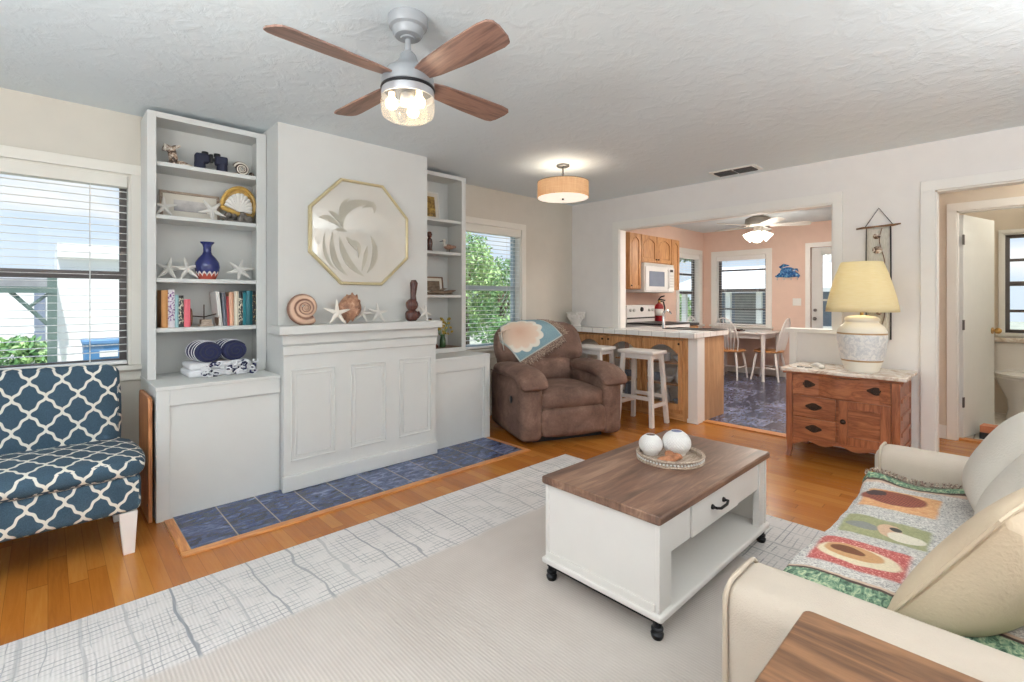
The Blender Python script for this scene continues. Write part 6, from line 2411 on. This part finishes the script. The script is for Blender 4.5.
t, o_ = house('neighbour_house', 'white neighbouring house seen through the left window blind', .10, 6.5, 10.0, 14., 1.98, 'stucco_white', 'stucco_white', .0)
b = B(o_).box(1.5, 2.1, 9.96, 10.0, .6, 1.5)
b.build('window', 'siding_grey', t)
B(o_).box(.10, 6.5, 9.90, 10.0, 1.88, 1.98).build('gutter', 'trim_white', t)
t, o_ = house('garden_shed', 'small white shed beyond the patio frame at the left of the window', -.95, .06, 9.6, 11.0, 1.42, 'stucco_white', 'roof_grey', .02)
B(o_).box(-.14, -.03, 9.57, 9.6, .85, 1.35).build('window', 'siding_grey', t)
B(o_).box(-.14, -.03, 9.57, 9.6, .45, .80).build('vent_panel', 'siding_grey', t)
PT = (.03, 6.5, -.2)
t = thing('patio_frame', 'weathered green patio post with a diagonal brace outside the left window', 'post', PT)
B(PT).box(-.005, .065, 6.465, 6.535, -.2, 1.50).build('post', 'post_green', t)
B(PT).box(-2.2, .065, 6.46, 6.54, 1.31, 1.37).build('beam', 'post_green', t)
B(PT).tube([(-.26, 6.5, 1.33), (.02, 6.5, .98)], .018, 6).build('brace', 'post_green', t)
B(PT).tube([(-.125, 6.5, 1.18), (.01, 6.5, 1.31)], .014, 6).build('strut', 'post_green', t)
B(PT).tube([(.03, 6.5, .98), (.09, 6.5, .55), (.09, 6.5, -.2)], .03, 8).build('downpipe', 'stucco_white', t)
B(PT).box(-2.165, -2.095, 6.465, 6.535, -.2, 1.31).build('post', 'post_green', t)
BO = (.52, 8.2, -.2)
t = thing('wheelie_bin', 'blue outdoor bin against the white house outside the left window', 'bin', BO)
b = B()
b.ring_strip([[(-.17, -.16, 0), (.17, -.16, 0), (.17, .16, 0), (-.17, .16, 0)], [(-.20, -.2, .88), (.20, -.2, .88), (.20, .2, .88), (-.20, .2, .88)]])
b.build('body', 'bin_blue', t, bevel=.015)
B().box(-.215, .215, -.23, .22, .88, .94).build('lid', 'bin_blue', t, bevel=.015)
B().box(-.05, .13, -.205, -.19, .72, .80).build('label_plate', 'white_plastic', t)


def leaves(b_, n_, c, r_, size, seed):
    rn = random.Random(seed)
    for k in range(n_):
        while True:
            p_ = Vector((rn.uniform(-1, 1), rn.uniform(-1, 1), rn.uniform(-1, 1)))
            if p_.length < 1:
                break
        if p_.length > .01:
            p_ = p_.normalized() * (p_.length ** .5)
        P_ = Vector((c[0] + p_.x * r_[0], c[1] + p_.y * r_[1], c[2] + p_.z * r_[2]))
        Q = Euler((rn.uniform(-1.2, 1.2), rn.uniform(-1.2, 1.2), rn.uniform(0, 6.3))).to_matrix()
        s_ = size * rn.uniform(.6, 1.3)
        v_ = [b_.bm.verts.new(P_ + Q @ Vector(q)) for q in ((-s_, 0, 0), (0, -s_ * .42, s_ * .12), (s_, 0, 0), (0, s_ * .42, s_ * .12))]
        b_.face(v_)


def tree(name, label, cat, x, y, h_, r_, zc, n_, size, seed, mats=('leaf_green', 'leaf_light'), grp=None):
    t_ = thing(name, label, cat, (x, y, -.2), 0, grp)
    rn = random.Random(seed)
    b_ = B().tube([(0, 0, 0), (.03, 0, zc * .5), (0, .02, zc + h_ * (.2 if name == 'garden_tree' else -.1))], [.09 * h_ / 2, .07 * h_ / 2, .03], 8)
    for k in range(7 if name == 'garden_tree' else 0):
        a = rn.uniform(0, 6.3)
        b_.tube([(0, 0, zc * (.5 + .08 * k)), (math.cos(a) * r_ * .4, math.sin(a) * r_ * .4, zc * .9 + .1 * k), (math.cos(a) * r_ * .8, math.sin(a) * r_ * .8, zc + h_ * .12 * (k - 3))], [.03, .02, .008], 6)
    b_.build('trunk', 'bark', t_)
    for q, m_ in enumerate(mats):
        b_ = B()
        leaves(b_, n_, (0, 0, zc), (r_, r_, h_ / 2), size, seed * 10 + q)
        for k in range(5):
            a = rn.uniform(0, 6.3)
            leaves(b_, n_ // 5, (math.cos(a) * r_ * .75, math.sin(a) * r_ * .75, zc + rn.uniform(-.3, .35) * h_), (r_ * .45, r_ * .45, h_ * .22), size, seed * 10 + q * 3 + k + 50)
        b_.build('foliage', m_, t_, smooth=False)
    return t_


tree('garden_tree', 'tall leafy tree filling the left of the window beside the recliner', 'tree', 6.35, 8.1, 2.3, .66, 1.75, 1500, .05, 3, grp='trees outside the right window')
tree('garden_tree', 'lower leafy tree in the right of the window beside the recliner', 'tree', 8.6, 9.5, 2.3, .95, 1.35, 1500, .055, 5, grp='trees outside the right window')
tree('garden_bush', 'dense green bush low in the window beside the recliner', 'bush', 6.75, 6.6, 1.2, .66, .55, 1500, .05, 6)
tree('garden_bush', 'green bush beside the patio post outside the left window', 'bush', -.22, 7.5, .62, .32, .72, 420, .05, 8)
tree('garden_tree', 'pale green tree outside the kitchen side window', 'tree', 16.6, 9.0, 1.9, 1.2, .75, 800, .10, 9)
tree('garden_tree', 'grey green tree above the porch roof outside the kitchen end window', 'tree', 20.8, 9.0, 2.6, 2.2, 4.4, 900, .16, 11, mats=('bark', 'leaf_green'))

# the house beyond the kitchen end window: grey wall with white posts under a porch roof
o_ = (15.0, 5.5, -.2)
t = thing('porch_house', 'grey house with white porch posts outside the kitchen end window', 'house', o_)
B(o_).box(14.2, 17, 2.0, 6.9, -.2, 1.75).build('wall', 'siding_grey', t)
b = B(o_)
b.prism([(12.9, 1.42), (12.9, 1.52), (17, 2.35), (17, 1.75), (14.2, 1.60)], 'y', 1.5, 7.2)
b.build('roof', 'stucco_white', t)
for yy in (3.4, 4.6, 5.37, 6.6):
    B(o_).box(13.0, 13.12, yy - .06, yy + .06, -.2, 1.44).build('post', 'trim_white', t)
B(o_).box(13.03, 13.09, 1.6, 7.1, .55, .62).build('rail', 'trim_white', t)
for yy in (4.25, 5.3, 6.4):
    b = B(o_)
    b.box(14.16, 14.2, yy - .35, yy + .35, .4, 1.4)
    b.build('window', 'roof_grey', t)
